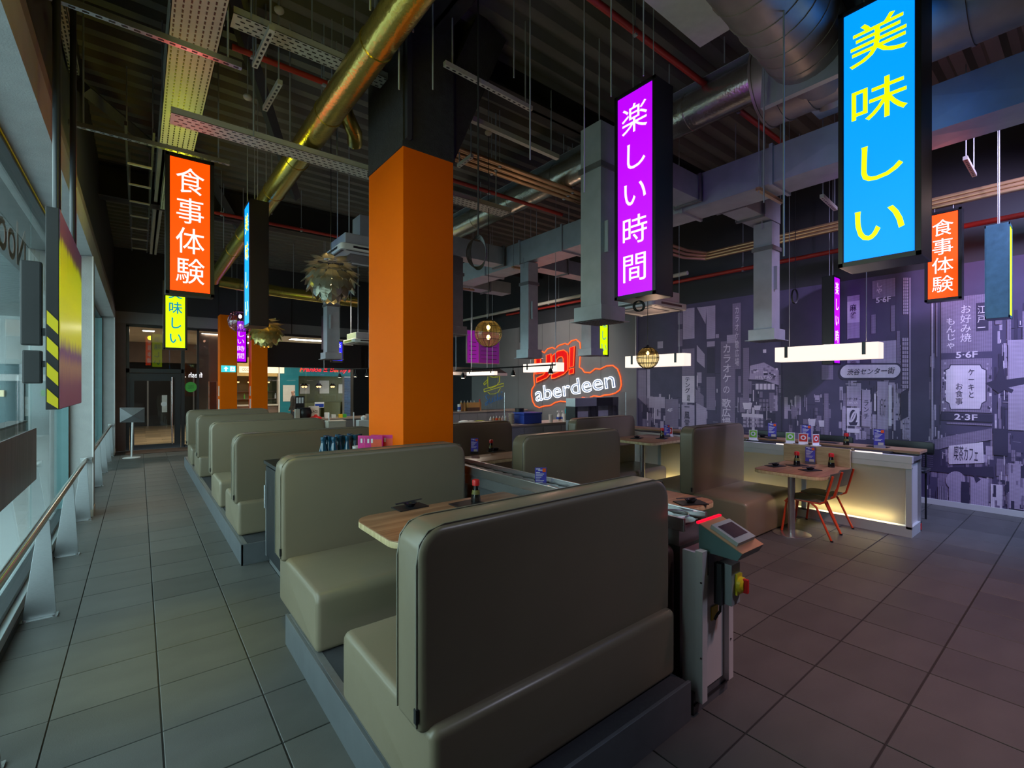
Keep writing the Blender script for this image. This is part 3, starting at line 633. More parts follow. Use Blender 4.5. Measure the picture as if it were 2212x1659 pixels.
for k in range(9):
    u = k/8*(len(rz)-1.001); i = int(u); a = Vector(rz[i]); b = Vector(rz[i+1]); c = a.lerp(b, u-i); d = (b-a).normalized()
    MB().tube([c-d*.008, c+d*.008], .358, 28).build('seam_ring', 'spiral_duct', tj, smooth=True)
fl2 = MB().box(-.42, .42, -.42, .42, -.03, .03).build('flange_plate', 'galvanised', tj, off=(0,0,0)); d = Vector((-.5, 0, .05)).normalized()
fl2.matrix_local = Matrix.Translation((5.04-JX, BY-1.6, 5.15-5.0)) @ Vector((0,0,1)).rotation_difference(d).to_matrix().to_4x4()
MB().tube([(5.68, 1.75, 5.05), (5.8, 1.75, 4.9)], .17, 18).build('lower_spur', 'spiral_duct', tj, smooth=True); MB().box(5.56, 5.94, 1.55, 1.97, 4.87, 4.96).build('spur_box', 'galvanised', tj)
m_ = MB()
for y in (.5, 2.1): rod(m_, JX-.46, y, 5.3); rod(m_, JX+.46, y, 5.3)
m_.build('hanger_rod', 'galvanised', tj)
rd2 = round_duct('spiral_duct', 'wide spiral duct crossing the top right corner', [(JX, .19, JZ), (JX, -2.5, JZ)], JR, 'spiral_duct', (.25, .7, 1.1, 1.5, 1.9))
rd3 = round_duct('foil_duct', 'slim yellow lit foil duct running diagonally over the left aisle', [(1.48, 1.2, 4.62), (1.48, 13.7, 4.62), (1.5, 14.0, 4.6)], .135, 'foil_yellow_lit', (1.2, 2.4, 3.6, 4.8, 6, 7.2, 8.4, 9.6))
m_ = MB()
for y in (3.3, 5.6, 8.2, 10.8): rod(m_, 1.31, y, 4.62); rod(m_, 1.65, y, 4.62)
m_.build('hanger_rod', 'galvanised', rd3)
rd4 = round_duct('foil_duct', 'foil duct crossing in front of the far bulkhead', [(1.62, 14.15, 4.6), (3.1, 14.15, 4.5), (5.2, 14.15, 4.45)], .15, 'foil_yellow_lit', (.4, 1.2, 2.0, 2.8))
m_ = MB()
for x in (1.9, 3.4, 4.8): rod(m_, x, 14.15, 4.5)
m_.build('hanger_rod', 'galvanised', rd4)
# plywood raft beside the riser
rf = thing('ceiling_raft', 'plain square raft panel hanging under the ceiling by the round riser', 'panel', (3.9, 2.2, 5.3))
ra, rb_, rc_ = at(1512, 103, Z=5.3), at(1640, 22, Z=5.3), at(1425, 0, Z=5.3)
MB().box(min(ra.x, rc_.x)-.9, ra.x, ra.y-1.2, ra.y, 5.3, 5.36).build('panel', 'paper', rf, bevel=.004)
m_ = MB(); rod(m_, ra.x-.1, ra.y-.1, 5.33); rod(m_, ra.x-.1, ra.y-1.0, 5.33); rod(m_, ra.x-1.0, ra.y-.1, 5.33); m_.build('hanger_rod', 'galvanised', rf)

# ================================================================ PIPES
def pipe(name, label, pts, r, mat, group=None, clips=()):
    t = thing(name, label, 'pipe', pts[0], group); MB().tube(pts, r, 10).build('pipe_run', mat, t, smooth=True)
    for p in clips:
        m = MB(); m.tube([(p[0], p[1], p[2]+r), (p[0], p[1], ZC)], .006, 5); m.box(p[0]-.02, p[0]+.02, p[1]-.02, p[1]+.02, p[2]-r-.01, p[2]+r+.01); m.build('hanger', 'galvanised', t)
    return t
pipe('sprinkler_pipe', 'red sprinkler pipe along the wall above the mural', [(9.7, -2.5, 4.3), (9.7, 12.5, 4.3)], .04, 'red_pipe', 'red sprinkler pipes', [(9.7, y, 4.3) for y in (-.5, 2, 4.6, 7.2, 10)])
pipe('sprinkler_pipe', 'red sprinkler pipe crossing above the big purple sign', [(2.9, 3.0, 5.55), (9.4, 3.0, 5.55)], .035, 'red_pipe', 'red sprinkler pipes', [(4, 3.0, 5.55), (6.2, 3.0, 5.55), (8.2, 3.0, 5.55)])
pipe('sprinkler_pipe', 'red sprinkler pipe over the left booths left of the pillar', [(.72, 5.35, 5.25), (2.0, 5.35, 5.25)], .03, 'red_pipe', 'red sprinkler pipes', [(.9, 5.35, 5.25), (1.6, 5.35, 5.25)])
pipe('sprinkler_pipe', 'red sprinkler pipe behind the narrow blue sign', [(.6, 10.2, 5.1), (5.2, 10.2, 5.1)], .03, 'red_pipe', 'red sprinkler pipes', [(1.2, 10.2, 5.1), (2.6, 10.2, 5.1), (4.2, 10.2, 5.1)])
pipe('sprinkler_pipe', 'red sprinkler pipe beneath the copper pipes right of the pillar', [(3.3, 6.0, 4.95), (5.9, 6.0, 4.95)], .03, 'red_pipe', 'red sprinkler pipes', [(4.3, 6.0, 4.95)])
for k, (dy, dz, lab) in enumerate(((0, .13, 'uppermost copper pipe of the wall bundle above the mural'), (0, .065, 'middle copper pipe of the wall bundle above the mural'), (0, 0, 'lowest copper pipe of the wall bundle above the mural'))):
    pipe('copper_pipe', lab, [(9.2-.03*k, -2.4, 4.52+dz), (9.2-.03*k, 5.1, 4.52+dz), (8.7, 5.25+.04*k, 4.52+dz), (7.0, 5.25+.04*k, 4.52+dz)], .032, 'copper_pipe', 'copper pipes above the mural', [(9.2-.03*k, y, 4.52+dz) for y in (0, 2.6)])
for k in range(3): pipe('copper_pipe', ('near', 'middle', 'far')[k]+' copper pipe of the bundle right of the pillar top', [(3.2, 5.45+.1*k, 5.12-.02*k), (6.0, 5.45+.1*k, 5.12-.02*k)], .035, 'copper_pipe', 'copper pipes right of the pillar', [(4.1, 5.45+.1*k, 5.12-.02*k), (5.6, 5.45+.1*k, 5.12-.02*k)])
pipe('wall_pipe', 'tan pipe along the grey wall above the neon sign', [(9.3, 5.6, 4.35), (9.3, 15, 4.3)], .045, 'stone', None, [(9.3, 7, 4.35), (9.3, 10, 4.32)])
gp = round_duct('pipe_bend', 'yellow lit duct bend at the left side of the pillar top', [(1.72, 5.12, 5.0), (1.8, 5.22, 4.9), (1.92, 5.3, 4.78), (1.98, 5.45, 4.74)], .085, 'foil_yellow_lit')
m_ = MB(); rod(m_, 1.74, 5.14, 5.0); m_.build('hanger_rod', 'galvanised', gp)

# ================================================================ CABLE TRAYS AND CHANNELS
def tray(name, label, x0, x1, y0, y1, z, along, group='perforated cable trays', hang=()):
    t = thing(name, label, 'cable tray', ((x0+x1)/2, (y0+y1)/2, z), group); h = .06
    m = MB(); m.box(x0, x1, y0, y1, z, z+.004)
    if along == 'Y': m.box(x0, x0+.005, y0, y1, z, z+h); m.box(x1-.005, x1, y0, y1, z, z+h)
    else: m.box(x0, x1, y0, y0+.005, z, z+h); m.box(x0, x1, y1-.005, y1, z, z+h)
    m.build('tray_bed', 'tray_metal', t)
    s = MB(); L = (y1-y0) if along == 'Y' else (x1-x0); Wd = (x1-x0) if along == 'Y' else (y1-y0); nr = max(3, int(Wd/.05)); i = 0; u = .03
    while u < L-.04:
        for k in range(nr):
            v = Wd*(k+.5)/nr; o = .03*(k % 2)
            if along == 'Y': s.box(x0+v-.006, x0+v+.006, y0+u+o, y0+u+o+.035, z-.003, z-.0005)
            else: s.box(x0+u+o, x0+u+o+.035, y0+v-.006, y0+v+.006, z-.003, z-.0005)
        u += .065
    stuff(s.build('slot_holes', 'tray_black', t))
    if hang:
        m = MB()
        for x, y in hang: rod(m, x, y, z)
        m.build('hanger_rod', 'galvanised', t)
    return t
tray('cable_tray', 'wide perforated cable tray above the orange sign running along the left aisle', .20, .56, 2.6, 7.3, 4.93, 'Y', hang=((.2, 4.6), (.56, 4.6), (.2, 6.4), (.56, 6.4)))
tray('cable_tray', 'perforated cable tray crossing the aisle toward the orange pillar', .23, 4.2, 5.30, 5.54, 4.40, 'X', hang=((.9, 5.30), (1.8, 5.54), (3.1, 5.30), (4.1, 5.54)))
tray('cable_tray', 'upper perforated cable tray crossing near the pillar top', .62, 2.02, 4.52, 4.72, 5.02, 'X', hang=((.75, 4.52), (1.3, 4.72), (1.9, 4.6)))
tray('cable_tray', 'yellow lit cable tray continuing behind the orange sign', .27, .55, 7.35, 9.6, 4.8, 'Y', hang=((.27, 7.6), (.55, 8.8)))
tray('cable_tray', 'narrow upright cable tray along the left bulkhead', -.548, -.468, 3.2, 6.4, 5.02, 'Y', hang=((-.5, 4.0), (-.5, 6.0)))
def channel(label, p0, p1, w=.045, slots=True, mat='tray_metal', hang=None):
    t = thing('strut_channel', label, 'channel', p0, 'slotted strut channels'); a, b = Vector(p0), Vector(p1); d = (b-a).normalized(); s = d.cross(Vector((0,0,1))).normalized()*w/2; u = Vector((0,0,w))
    MB().add([a-s, a+s, a+s+u, a-s+u, b-s, b+s, b+s+u, b-s+u], [(0,3,2,1),(4,5,6,7),(0,1,5,4),(1,2,6,5),(2,3,7,6),(3,0,4,7)]).build('channel_bar', mat, t)
    if slots:
        m = MB(); L = (b-a).length; n = int(L/.07)
        for k in range(n):
            c = a+d*(.04+k*.07)-Vector((0,0,.001)); e = d*.018; g_ = s*.42
            m.add([c-e-g_, c+e-g_, c+e+g_, c-e+g_], [(0,1,2,3)])
        stuff(m.build('slot_holes', 'tray_black', t))
    m = MB()
    for q in (hang or (.08, .92)): c = a.lerp(b, q); rod(m, c.x, c.y, c.z)
    m.build('hanger_rod', 'galvanised', t); return t
channel('steel channel spanning the aisle near the top left corner', (-.54, 4.4, 4.5), (.66, 4.4, 4.5), mat='steel')
channel('steel channel the orange sign hangs from', (-.54, 6.28, 4.45), (.82, 6.28, 4.45), mat='steel')
def chan_px(label, a, b, z, **k):
    p, q = at(*a, Z=z), at(*b, Z=z); channel(label, tuple(p), tuple(q), **k)
chan_px('slotted channel left of the yellow lit duct, upper', (550, 147), (588, 65), 4.8)
chan_px('slotted channel left of the gold duct, lower', (572, 240), (605, 182), 4.8)
chan_px('slotted channel touching the pillar left of its black part', (762, 222), (815, 155), 4.8)
chan_px('pale slotted channel crossing in front of the raking strut', (960, 142), (1148, 240), 4.95)
chan_px('small channel on the left of the copper pipes', (990, 362), (1020, 340), 4.9)
chan_px('long plain channel right of the pillar beneath the beam', (990, 250), (1205, 345), 5.0, w=.06, slots=False)
chan_px('slotted channel behind the orange wall sign', (2085, 345), (2105, 382), 4.7)
chan_px('slotted channel left of the blue sign beneath the duct', (1775, 427), (1805, 455), 4.3)
ld = thing('cable_ladder', 'cable ladder with yellow lit rungs left of the orange sign', 'cable ladder', (.02, 9.5, 4.9))
for x in (-.12, .14): MB().box(x-.012, x+.012, 7.0, 13.4, 4.9, 4.95).build('side_rail', 'dark_wall', ld)
for k in range(8): MB().box(-.12, .14, 7.3+k*.82, 7.34+k*.82, 4.88, 4.9).build('rung', 'tray_metal', ld)
m_ = MB()
for y in (7.6, 10.2, 12.8): rod(m_, -.12, y, 4.93); rod(m_, .14, y, 4.93)
m_.build('hanger_rod', 'galvanised', ld)
# sprinkler heads
for k, (x, y, z, lab) in enumerate(((535, 210, 5.0, 'small round ceiling detector left of the gold duct, lower'), (717, 180, 5.2, 'small round ceiling detector touching the gold duct'), (603, 22, 5.4, 'small sprinkler head at the top left of the gold duct'), (575, 407, 4.8, 'small round detector beside the narrow blue sign'), (1055, 287, 5.0, 'small round ceiling rose right of the pillar'))):
    p = at(x, y, Z=z); t = thing('ceiling_detector', lab, 'detector', tuple(p), 'small ceiling detectors')
    MB().sphere(tuple(p), .045, 12, 8, .7).build('detector_head', 'stone', t, smooth=True); m = MB(); rod(m, p.x, p.y, p.z, r=.006); m.build('drop_rod', 'galvanised', t)
for k, (x, y, z) in enumerate(((862, 60, 4.5), (935, 70, 4.5), (1145, 230, 4.4), (1110, 60, 4.9), (1320, 75, 4.5), (1390, 40, 4.5), (1262, 300, 4.2), (1650, 330, 4.3), (1693, 420, 4.2), (1930, 335, 4.3))):
    p = at(x, y, d=3.8+.3*(k % 4)); 
    if p.z > ZC-.2: p.z = ZC-.6
    o = MB(); rod(o, p.x, p.y, p.z-.5, r=.007); tag(o.build('hanger_rod', 'galvanised'), ['thin bare steel rod hanging near the yellow lit duct', 'thin bare steel rod left of the pillar top', 'thin bare rod below the pale slotted channel', 'thin bare rod right of the raking strut', 'thin bare rod left of the purple sign', 'thin bare rod above the purple sign', 'thin bare rod over the large extract drop', 'thin bare rod left of the duct hanger bar', 'thin bare rod under the long duct', 'thin bare rod beside the blue sign'][k], 'rod', 'bare hanger rods')
# coiled cable
cc = thing('cable_coil', 'coil of black cable hanging right of the orange pillar', 'cable', tuple(at(1035, 500, d=4.6)))
c0 = at(1033, 545, d=4.6); m = MB()
for k in range(4): m.loop([(c0.x+CS*.075*math.sin(a)*(1+.1*k), c0.y-SN*.075*math.sin(a)*(1+.1*k)+.01*k, c0.z+(.17-.01*k)*math.cos(a)) for a in [2*PI*j/28 for j in range(28)]], .006, 5)
m.build('coil', 'soft_black', cc, smooth=True); MB().tube([(c0.x, c0.y, c0.z+.16), (c0.x, c0.y, ZC)], .009, 6).build('drop_cable', 'dark_wall', cc)
for k, (px, py, d, lab) in enumerate(((1718, 640, 8.0, 'small coil of black cable on the wall left of the slim purple sign'), (1382, 661, 4.66, 'small bundle of black cable beneath the purple sign'))):
    c = at(px, py, d=d); t = thing('cable_coil', lab, 'cable', tuple(c)); m = MB()
    for j in range(3): m.loop([(c.x+CS*.05*math.sin(a), c.y-SN*.05*math.sin(a)+.01*j, c.z+(.05 if k else .12)*math.cos(a)) for a in [2*PI*i/20 for i in range(20)]], .006, 5)
    m.build('coil', 'soft_black', t); MB().tube([(c.x, c.y, c.z+.1), (c.x, c.y, 2.77 if k else ZC)], .006, 5).build('drop_cable', 'soft_black', t)
# ================================================================ HANGING LIGHT BOXES
def lightbox(label, x, y, z0, z1, w, dep, face, mat, s, lmat, top, group='hanging light box signs', both=True, bord=.04, fit=(.72, .86), side='soft_black', wires=(.25, .75), line=1.2, off=.0):
    """x,y = centre; face 'X': lit faces look along -X and +X, 'Y': along -Y and +Y"""
    t = thing('light_box_sign', label, 'sign', (x, y, z0), group); hw, hd = w/2, dep/2
    if face == 'X': MB().box(x-hd, x+hd, y-hw, y+hw, z0, z1).build('housing', side, t, bevel=.006)
    else: MB().box(x-hw, x+hw, y-hd, y+hd, z0, z1).build('housing', side, t, bevel=.006)
    for sg in ((-1, 1) if both else (-1,)):
        e = sg*(hd+.002); m = MB(); f = MB(); b2 = bord*.8
        if face == 'X':
            m.box(x+e-.002, x+e+.002, y-hw+bord, y+hw-bord, z0+bord, z1-bord)
            for a, b, c, d in ((y-hw, y-hw+b2, z0, z1), (y+hw-b2, y+hw, z0, z1), (y-hw, y+hw, z0, z0+b2), (y-hw, y+hw, z1-b2, z1)): f.box(x+sg*hd-.001, x+sg*(hd+.008), a, b, c, d)
            pos = (x+sg*(hd+.006), y, (z0+z1)/2); fc = '-X' if sg < 0 else '+X'
        else:
            m.box(x-hw+bord, x+hw-bord, y+e-.002, y+e+.002, z0+bord, z1-bord)
            for a, b, c, d in ((x-hw, x-hw+b2, z0, z1), (x+hw-b2, x+hw, z0, z1), (x-hw, x+hw, z0, z0+b2), (x-hw, x+hw, z1-b2, z1)): f.box(a, b, y+sg*hd-.001, y+sg*(hd+.008), c, d)
            pos = (x, y+sg*(hd+.006), (z0+z1)/2); fc = '-Y' if sg < 0 else '+Y'
        m.build('lit_face', mat, t); f.build('frame', side, t)
        if s: text('lettering', s, (w-2*bord)*fit[0], (z1-z0-2*bord)*fit[1], pos, fc, lmat, t, off=off, line=line)
    for q in wires:
        wx, wy = (x, y-hw+w*q) if face == 'X' else (x-hw+w*q, y)
        m = MB(); m.tube([(wx, wy, z1), (wx, wy, top)], .005, 5); m.build('hanging_wire', 'galvanised', t)
    return t
JI, BI, TA = '食\n事\n体\n験', '美\n味\nし\nい', '楽\nし\nい\n時\n間'
lightbox('orange light box sign with white characters hanging over the left aisle', .44, 6.28, 2.89, 4.40, .44, .16, 'Y', 'face_orange', JI, 'letter_white', 4.47, fit=(.72, .88), line=1.08)
lightbox('yellow light box sign with teal characters behind the orange aisle sign', .58, 11.8, 2.64, 4.05, .40, .16, 'Y', 'face_yellow', BI, 'letter_teal', ZC, off=.012)
lightbox('narrow seen blue light box sign with yellow characters left of the pillar', 1.29, 7.405, 2.726, 4.446, .43, .224, 'X', 'face_blue', BI, 'letter_yellow', ZC, line=1.4, off=.006)
lightbox('small purple light box sign hanging between the slim orange columns', 2.53, 17.1, 2.64, 4.0, .37, .14, 'Y', 'face_purple', TA, 'letter_white', ZC)
lightbox('big purple light box sign with white characters right of the pillar', 3.9, 2.83, 2.76, 4.80, .48, .27, 'X', 'face_purple', TA, 'letter_white', ZC, fit=(.74, .88), line=1.22)
lightbox('big blue light box sign with yellow characters at the upper right', 4.82, 1.13, 2.90, 5.04, .54, .34, 'X', 'face_blue', BI, 'letter_yellow', 5.5, fit=(.82, .86), line=1.4, off=.004)
lightbox('small orange light box sign with white characters in front of the mural', 9.13, 1.44, 3.13, 4.42, .40, .16, 'X', 'face_orange', JI, 'letter_white', 4.5, line=1.08)
lightbox('edge-on light box sign with blank teal back near the right edge', 8.86, .86, 2.78, 4.0, .32, .21, 'Y', 'face_yellow', '', 'letter_teal', ZC, side='backside_teal')
lightbox('slim seen purple light box sign in front of the dark mural area', 9.66, 3.02, 2.28, 3.84, .33, .17, 'Y', 'face_purple', TA, 'letter_white', ZC, fit=(.6, .9), bord=.03, side='soft_black')
lightbox('small yellow light box sign half hidden behind an extract drop', 9.05, 7.8, 2.64, 4.0, .36, .14, 'Y', 'face_yellow', BI, 'letter_teal', ZC)
lightbox('thin orange edge of a light box sign behind the narrow extract drop', 6.89, 8.1, 2.88, 3.75, .36, .14, 'Y', 'face_orange', JI, 'letter_white', ZC)
lightbox('thin lime edge of a light box sign left of the violet extract drop', 3.92, 12.75, 2.86, 3.74, .3, .14, 'Y', 'face_yellow', '', 'letter_teal', ZC)
lightbox('small deep blue light box sign behind the violet extract drop', 4.42, 13.6, 2.58, 3.2, .34, .14, 'Y', 'face_deep_blue', '楽\nし\nい', 'letter_white', ZC)

# ================================================================ HAZARD STRIPED SCREEN BY THE WINDOW
hz = thing('hanging_screen', 'tall hanging display panel with yellow and black hazard stripes by window', 'panel', (-.43, 4.9, 1.75))
mk('screen_gloss', (.05, .03, .05), .16, 0, .2, 3, spec=.9)
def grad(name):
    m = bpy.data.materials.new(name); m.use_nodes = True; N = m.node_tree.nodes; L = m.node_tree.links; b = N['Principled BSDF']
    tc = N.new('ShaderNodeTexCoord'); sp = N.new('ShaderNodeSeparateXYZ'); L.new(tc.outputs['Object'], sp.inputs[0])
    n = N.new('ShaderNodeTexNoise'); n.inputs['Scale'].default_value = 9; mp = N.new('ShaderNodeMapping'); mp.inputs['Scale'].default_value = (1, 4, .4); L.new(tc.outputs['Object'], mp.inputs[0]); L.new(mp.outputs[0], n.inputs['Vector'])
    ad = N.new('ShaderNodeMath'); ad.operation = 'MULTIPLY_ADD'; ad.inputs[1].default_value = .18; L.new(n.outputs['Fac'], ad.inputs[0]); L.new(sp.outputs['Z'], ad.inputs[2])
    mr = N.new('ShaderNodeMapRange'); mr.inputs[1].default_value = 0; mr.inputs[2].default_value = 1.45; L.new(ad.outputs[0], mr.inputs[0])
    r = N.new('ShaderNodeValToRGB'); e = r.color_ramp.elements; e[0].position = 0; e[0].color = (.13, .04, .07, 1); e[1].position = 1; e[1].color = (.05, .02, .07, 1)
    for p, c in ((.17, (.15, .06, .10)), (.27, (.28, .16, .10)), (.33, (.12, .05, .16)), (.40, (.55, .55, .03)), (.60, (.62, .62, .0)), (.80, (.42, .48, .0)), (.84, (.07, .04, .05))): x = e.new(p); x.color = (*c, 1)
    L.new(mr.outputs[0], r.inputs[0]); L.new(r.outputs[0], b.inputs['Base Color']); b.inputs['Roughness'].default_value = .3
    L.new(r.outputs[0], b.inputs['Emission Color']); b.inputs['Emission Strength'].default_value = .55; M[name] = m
grad('painted_reflection')  # reflections on the glossy face, painted as glowing colour bands
MB().box(-.463, -.40, 4.16, 5.60, 1.75, 3.04).build('casing', 'black_paint', hz, bevel=.004)
MB().box(-.4, -.396, 4.165, 5.595, 1.755, 3.035).build('reflection_face', 'painted_reflection', hz)
sp_ = MB()
for k in range(4):
    z = 1.70+k*.165; q = [(-.456, z+.10), (-.404, z+.035), (-.404, z+.12), (-.456, z+.185)]; q = [(u, max(1.755, v)) for u, v in q]
    sp_.prism(q, 4.154, 4.159)
sp_.build('hazard_stripe', 'hazard_yellow', hz)
for y in (4.35, 5.35): MB().tube([(-.43, y, 3.03), (-.43, y, ZC)], .022, 10).build('hanging_pole', 'frame_dark', hz, smooth=True)
sb_ = MB().box(-.72, -.60, 5.2, 5.28, 2.22, 2.88).build('screen_shell', 'black_paint', hz, bevel=.012); MB().box(-.71, -.60, 5.2, 5.28, 1.92, 2.18).build('lower_shell', 'black_paint', hz, bevel=.012)
MB().box(-.64, -.46, 5.22, 5.26, 2.3, 2.36).build('bracket', 'frame_dark', hz); MB().box(-.64, -.46, 5.22, 5.26, 2.05, 2.1).build('bracket', 'frame_dark', hz)

# ================================================================ PENDANT LAMPS
lfm = MB()
def leafmesh():
    m = MB(); n = 6; vs = []
    for i in range(n+1):
        u = i/n; w = .5*(1-abs(u-.45)*.9) if u < .75 else .5*(.73)*(1-(u-.75)/.25)
        for s_ in (-1, 0, 1): vs.append((s_*w, -u, .16*u*u+(.0 if s_ else .07)))
    fs = []
    for i in range(n):
        for j in range(2): fs.append((i*3+j, i*3+j+1, (i+1)*3+j+1, (i+1)*3+j))
    m.add(vs, fs); me = m.mesh('leaf', 'artichoke_metal'); return me
LEAF = leafmesh()
LEAF2 = LEAF.copy(); LEAF2.materials[0] = M['artichoke_gold']
def artichoke(label, c, R, LF=LEAF):
    t = thing('leaf_pendant', label, 'lamp', (c[0], c[1], c[2]-R), 'metal leaf pendant lamps')
    for row in range(7):
        ph = math.radians(20+row*20); rr = R*math.sin(ph)*.86; z = R*math.cos(ph)*.8; n = [6, 9, 11, 12, 12, 10, 7][row]; tilt = -(ph-math.radians(24))
        for k in range(n):
            a = 2*PI*(k+.5*(row % 2))/n; L = R*.62; o = share(LF, 'leaf', t)
            o.matrix_local = Matrix.Translation((rr*math.cos(a), rr*math.sin(a), R+z)) @ Matrix.Rotation(a+PI/2, 4, 'Z') @ Matrix.Rotation(-tilt, 4, 'X') @ Matrix.Diagonal((L*.95, L, L*.7, 1))
    MB().lathe([(.03, .75*R), (.05, .9*R), (.03, 1.0*R), (.008, 1.05*R)], c, 10).build('cap', 'artichoke_metal', t)
    MB().tube([(c[0], c[1], c[2]+R), (c[0], c[1], ZC)], .005, 5).build('cord', 'soft_black', t)
    MB().sphere((c[0], c[1], c[2]-.05), R*.22, 12, 8).build('bulb', 'bulb', t)
    return t
p = at(715, 598, d=6.4); artichoke('large dull metal leaf pendant left of the orange pillar', tuple(p), .30)
p = at(575, 715, d=9.5); artichoke('smaller gold metal leaf pendant near the slim orange columns', tuple(p), .28, LEAF2)
def globe(label, c, r, glass, cage=True, bulbs=1, name='globe_pendant', top=ZC):
    t = thing(name, label, 'lamp', (c[0], c[1], c[2]-r), 'globe pendant lamps')
    MB().sphere(c, r, 28, 16).build('globe', glass, t, smooth=True)
    MB().lathe([(r*.45, r*.86), (r*.3, r*1.0), (.02, r*1.08), (.012, r*1.2)], c, 16).build('cap', 'soft_black', t)
    m = MB()
    for b in range(bulbs): m.sphere((c[0], c[1], c[2]+r*(.45-.75*b)), r*.14, 12, 8, 1.3)
    m.build('bulb', 'bulb', t, smooth=True)
    if cage:
        m = MB(); R = r*1.015
        for q in (-.5, 0, .5): m.loop([(c[0]+R*math.cos(q)*math.cos(a), c[1]+R*math.cos(q)*math.sin(a), c[2]+R*math.sin(q)) for a in [2*PI*i/28 for i in range(28)]], .0035, 4)
        for k in range(6): a = PI*k/6; m.loop([(c[0]+R*math.cos(b)*math.cos(a), c[1]+R*math.cos(b)*math.sin(a), c[2]+R*math.sin(b)) for b in [2*PI*i/28 for i in range(28)]], .0035, 4)
        m.build('wire_cage', 'soft_black', t)
    MB().tube([(c[0], c[1], c[2]+r), (c[0], c[1], top)], .005, 5).build('cord', 'soft_black', t)
    return t
globe('amber glass globe pendant in front of the grey wall', tuple(at(1055, 720, d=6.6)), .188, 'amber_glass', True, 2)
globe('clear caged globe pendant in front of a white lantern', tuple(at(1399, 773, d=6.3)), .143, 'amber_glass', top=5.16)
gv = globe('purple lit crackle glass pendant beside the narrow blue sign', tuple(at(519, 694, d=12.0)), .27, 'violet_lit_glass', False, 1)
c = at(519, 694, d=12.0); m = MB()
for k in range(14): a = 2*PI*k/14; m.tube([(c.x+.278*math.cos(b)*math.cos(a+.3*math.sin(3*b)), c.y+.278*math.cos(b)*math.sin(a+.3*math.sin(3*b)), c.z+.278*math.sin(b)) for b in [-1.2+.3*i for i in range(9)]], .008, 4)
m.build('flute', 'violet_lit_glass', gv)
# box lanterns
def lantern(label, x, y0, y1, z0, z1, w=.2):
    t = thing('box_lantern', label, 'lamp', (x+w/2, (y0+y1)/2, z0), 'white box lanterns'); MB().box(x, x+w, y0, y1, z0, z1).build('shade', 'lantern', t, bevel=.006)
    for y in (y0+.14, y1-.14):
        MB().box(x-.008, x+w+.008, y-.018, y+.018, z0+.05, z1+.006).build('strap', 'soft_black', t); MB().tube([(x+w/2, y, z1), (x+w/2, y, ZC)], .004, 5).build('hanging_wire', 'galvanised', t)
    l = bpy.data.lights.new('lantern_uplight', 'POINT'); l.energy = 9; l.color = (1, .62, .42); l.shadow_soft_size = .03; o = bpy.data.objects.new('lantern_uplight', l); COL.objects.link(o); o.parent = t; o.location = (0, 0, z1-z0+.05)
lantern('nearest long white box lantern before the mural', 6.62, 1.60, 2.72, 2.22, 2.41)
lantern('middle white box lantern behind the clear caged globe', 6.42, 3.93, 5.02, 2.21, 2.40)
lantern('far white box lantern in front of the neon sign', 6.6, 6.85, 7.92, 2.20, 2.38)
lantern('farthest thin white lantern tube in front of the kitchen canopy', 6.9, 9.4, 10.65, 2.18, 2.27, .1)
# ---- air conditioning cassettes
def cassette(label, x, y, z, s=.84):
    t = thing('ceiling_cassette', label, 'air conditioner', (x, y, z), 'ceiling cassette units'); h = s/2
    MB().rslab(x-h, x+h, y-h, y+h, z, z+.09, 'Z', (.06,)*4, .012, 3).build('fascia', 'pale_plastic', t, smooth=True)
    MB().box(x-h*.8, x+h*.8, y-h*.8, y+h*.8, z+.085, z+.26).build('body', 'galvanised', t, bevel=.01)
    MB().box(x-h*.55, x+h*.55, y-h*.55, y+h*.55, z-.008, z+.002).build('intake_grille', 'galvanised_dark', t)
    for a, b, c, d in ((-.8, .8, -.93, -.85), (-.8, .8, .85, .93), (-.93, -.85, -.8, .8), (.85, .93, -.8, .8)): MB().box(x+h*a, x+h*b, y+h*c, y+h*d, z-.004, z+.002).build('air_slot', 'soft_black', t)
    for sx, sy in ((0, -1), (-1, 0)):
        if sy: MB().box(x-h*.6, x+h*.6, y-h-.004, y-h+.004, z+.03, z+.06).build('side_slot', 'soft_black', t)
        else: MB().box(x-h-.004, x-h+.004, y-h*.6, y+h*.6, z+.03, z+.06).build('side_slot', 'soft_black', t)
    m = MB()
    for a in (-.6, .6):
        for b in (-.6, .6): rod(m, x+h*a, y+h*b, z+.2)
    m.build('hanger_rod', 'galvanised', t)
cassette('white ceiling cassette unit below the big purple sign', 5.95, 4.25, 3.02); cassette('white ceiling cassette unit peeking out left of the pillar', 2.62, 7.0, 3.82); cassette('greenish ceiling cassette unit far left of the pillar', 4.6, 12.0, 3.0)
# ================================================================ BOOTHS
def plinth(label, x0, x1, y0, y1):
    t = thing('booth_plinth', label, 'plinth', ((x0+x1)/2, (y0+y1)/2, 0), 'raised booth plinths'); MB().box(x0+.02, x1-.02, y0+.02, y1-.02, 0, PZ-.012).build('core', 'plinth_metal', t)
    m = MB(); m.box(x0, x0+.02, y0, y1, 0, PZ); m.build('side_plate', 'plinth_metal', t, bevel=.002)
    m = MB(); m.box(x0, x1, y0, y0+.02, 0, PZ); m.build('end_plate', 'plinth_metal', t, bevel=.002)
    MB().box(x0+.02, x0+.06, y0+.02, y1-.02, PZ-.012, PZ+.002).build('edge_trim', 'steel_brushed', t); MB().box(x0+.06, x1-.02, y0+.02, y1-.02, PZ-.012, PZ).build('top_carpet', 'carpet_dark', t)
plinth('near raised metal plinth beneath the two nearest booth benches', PX0, 2.46, 1.46, 3.75)
plinth('long raised metal plinth beneath the row of far booth benches', PX0, 2.46, 5.66, 13.6)
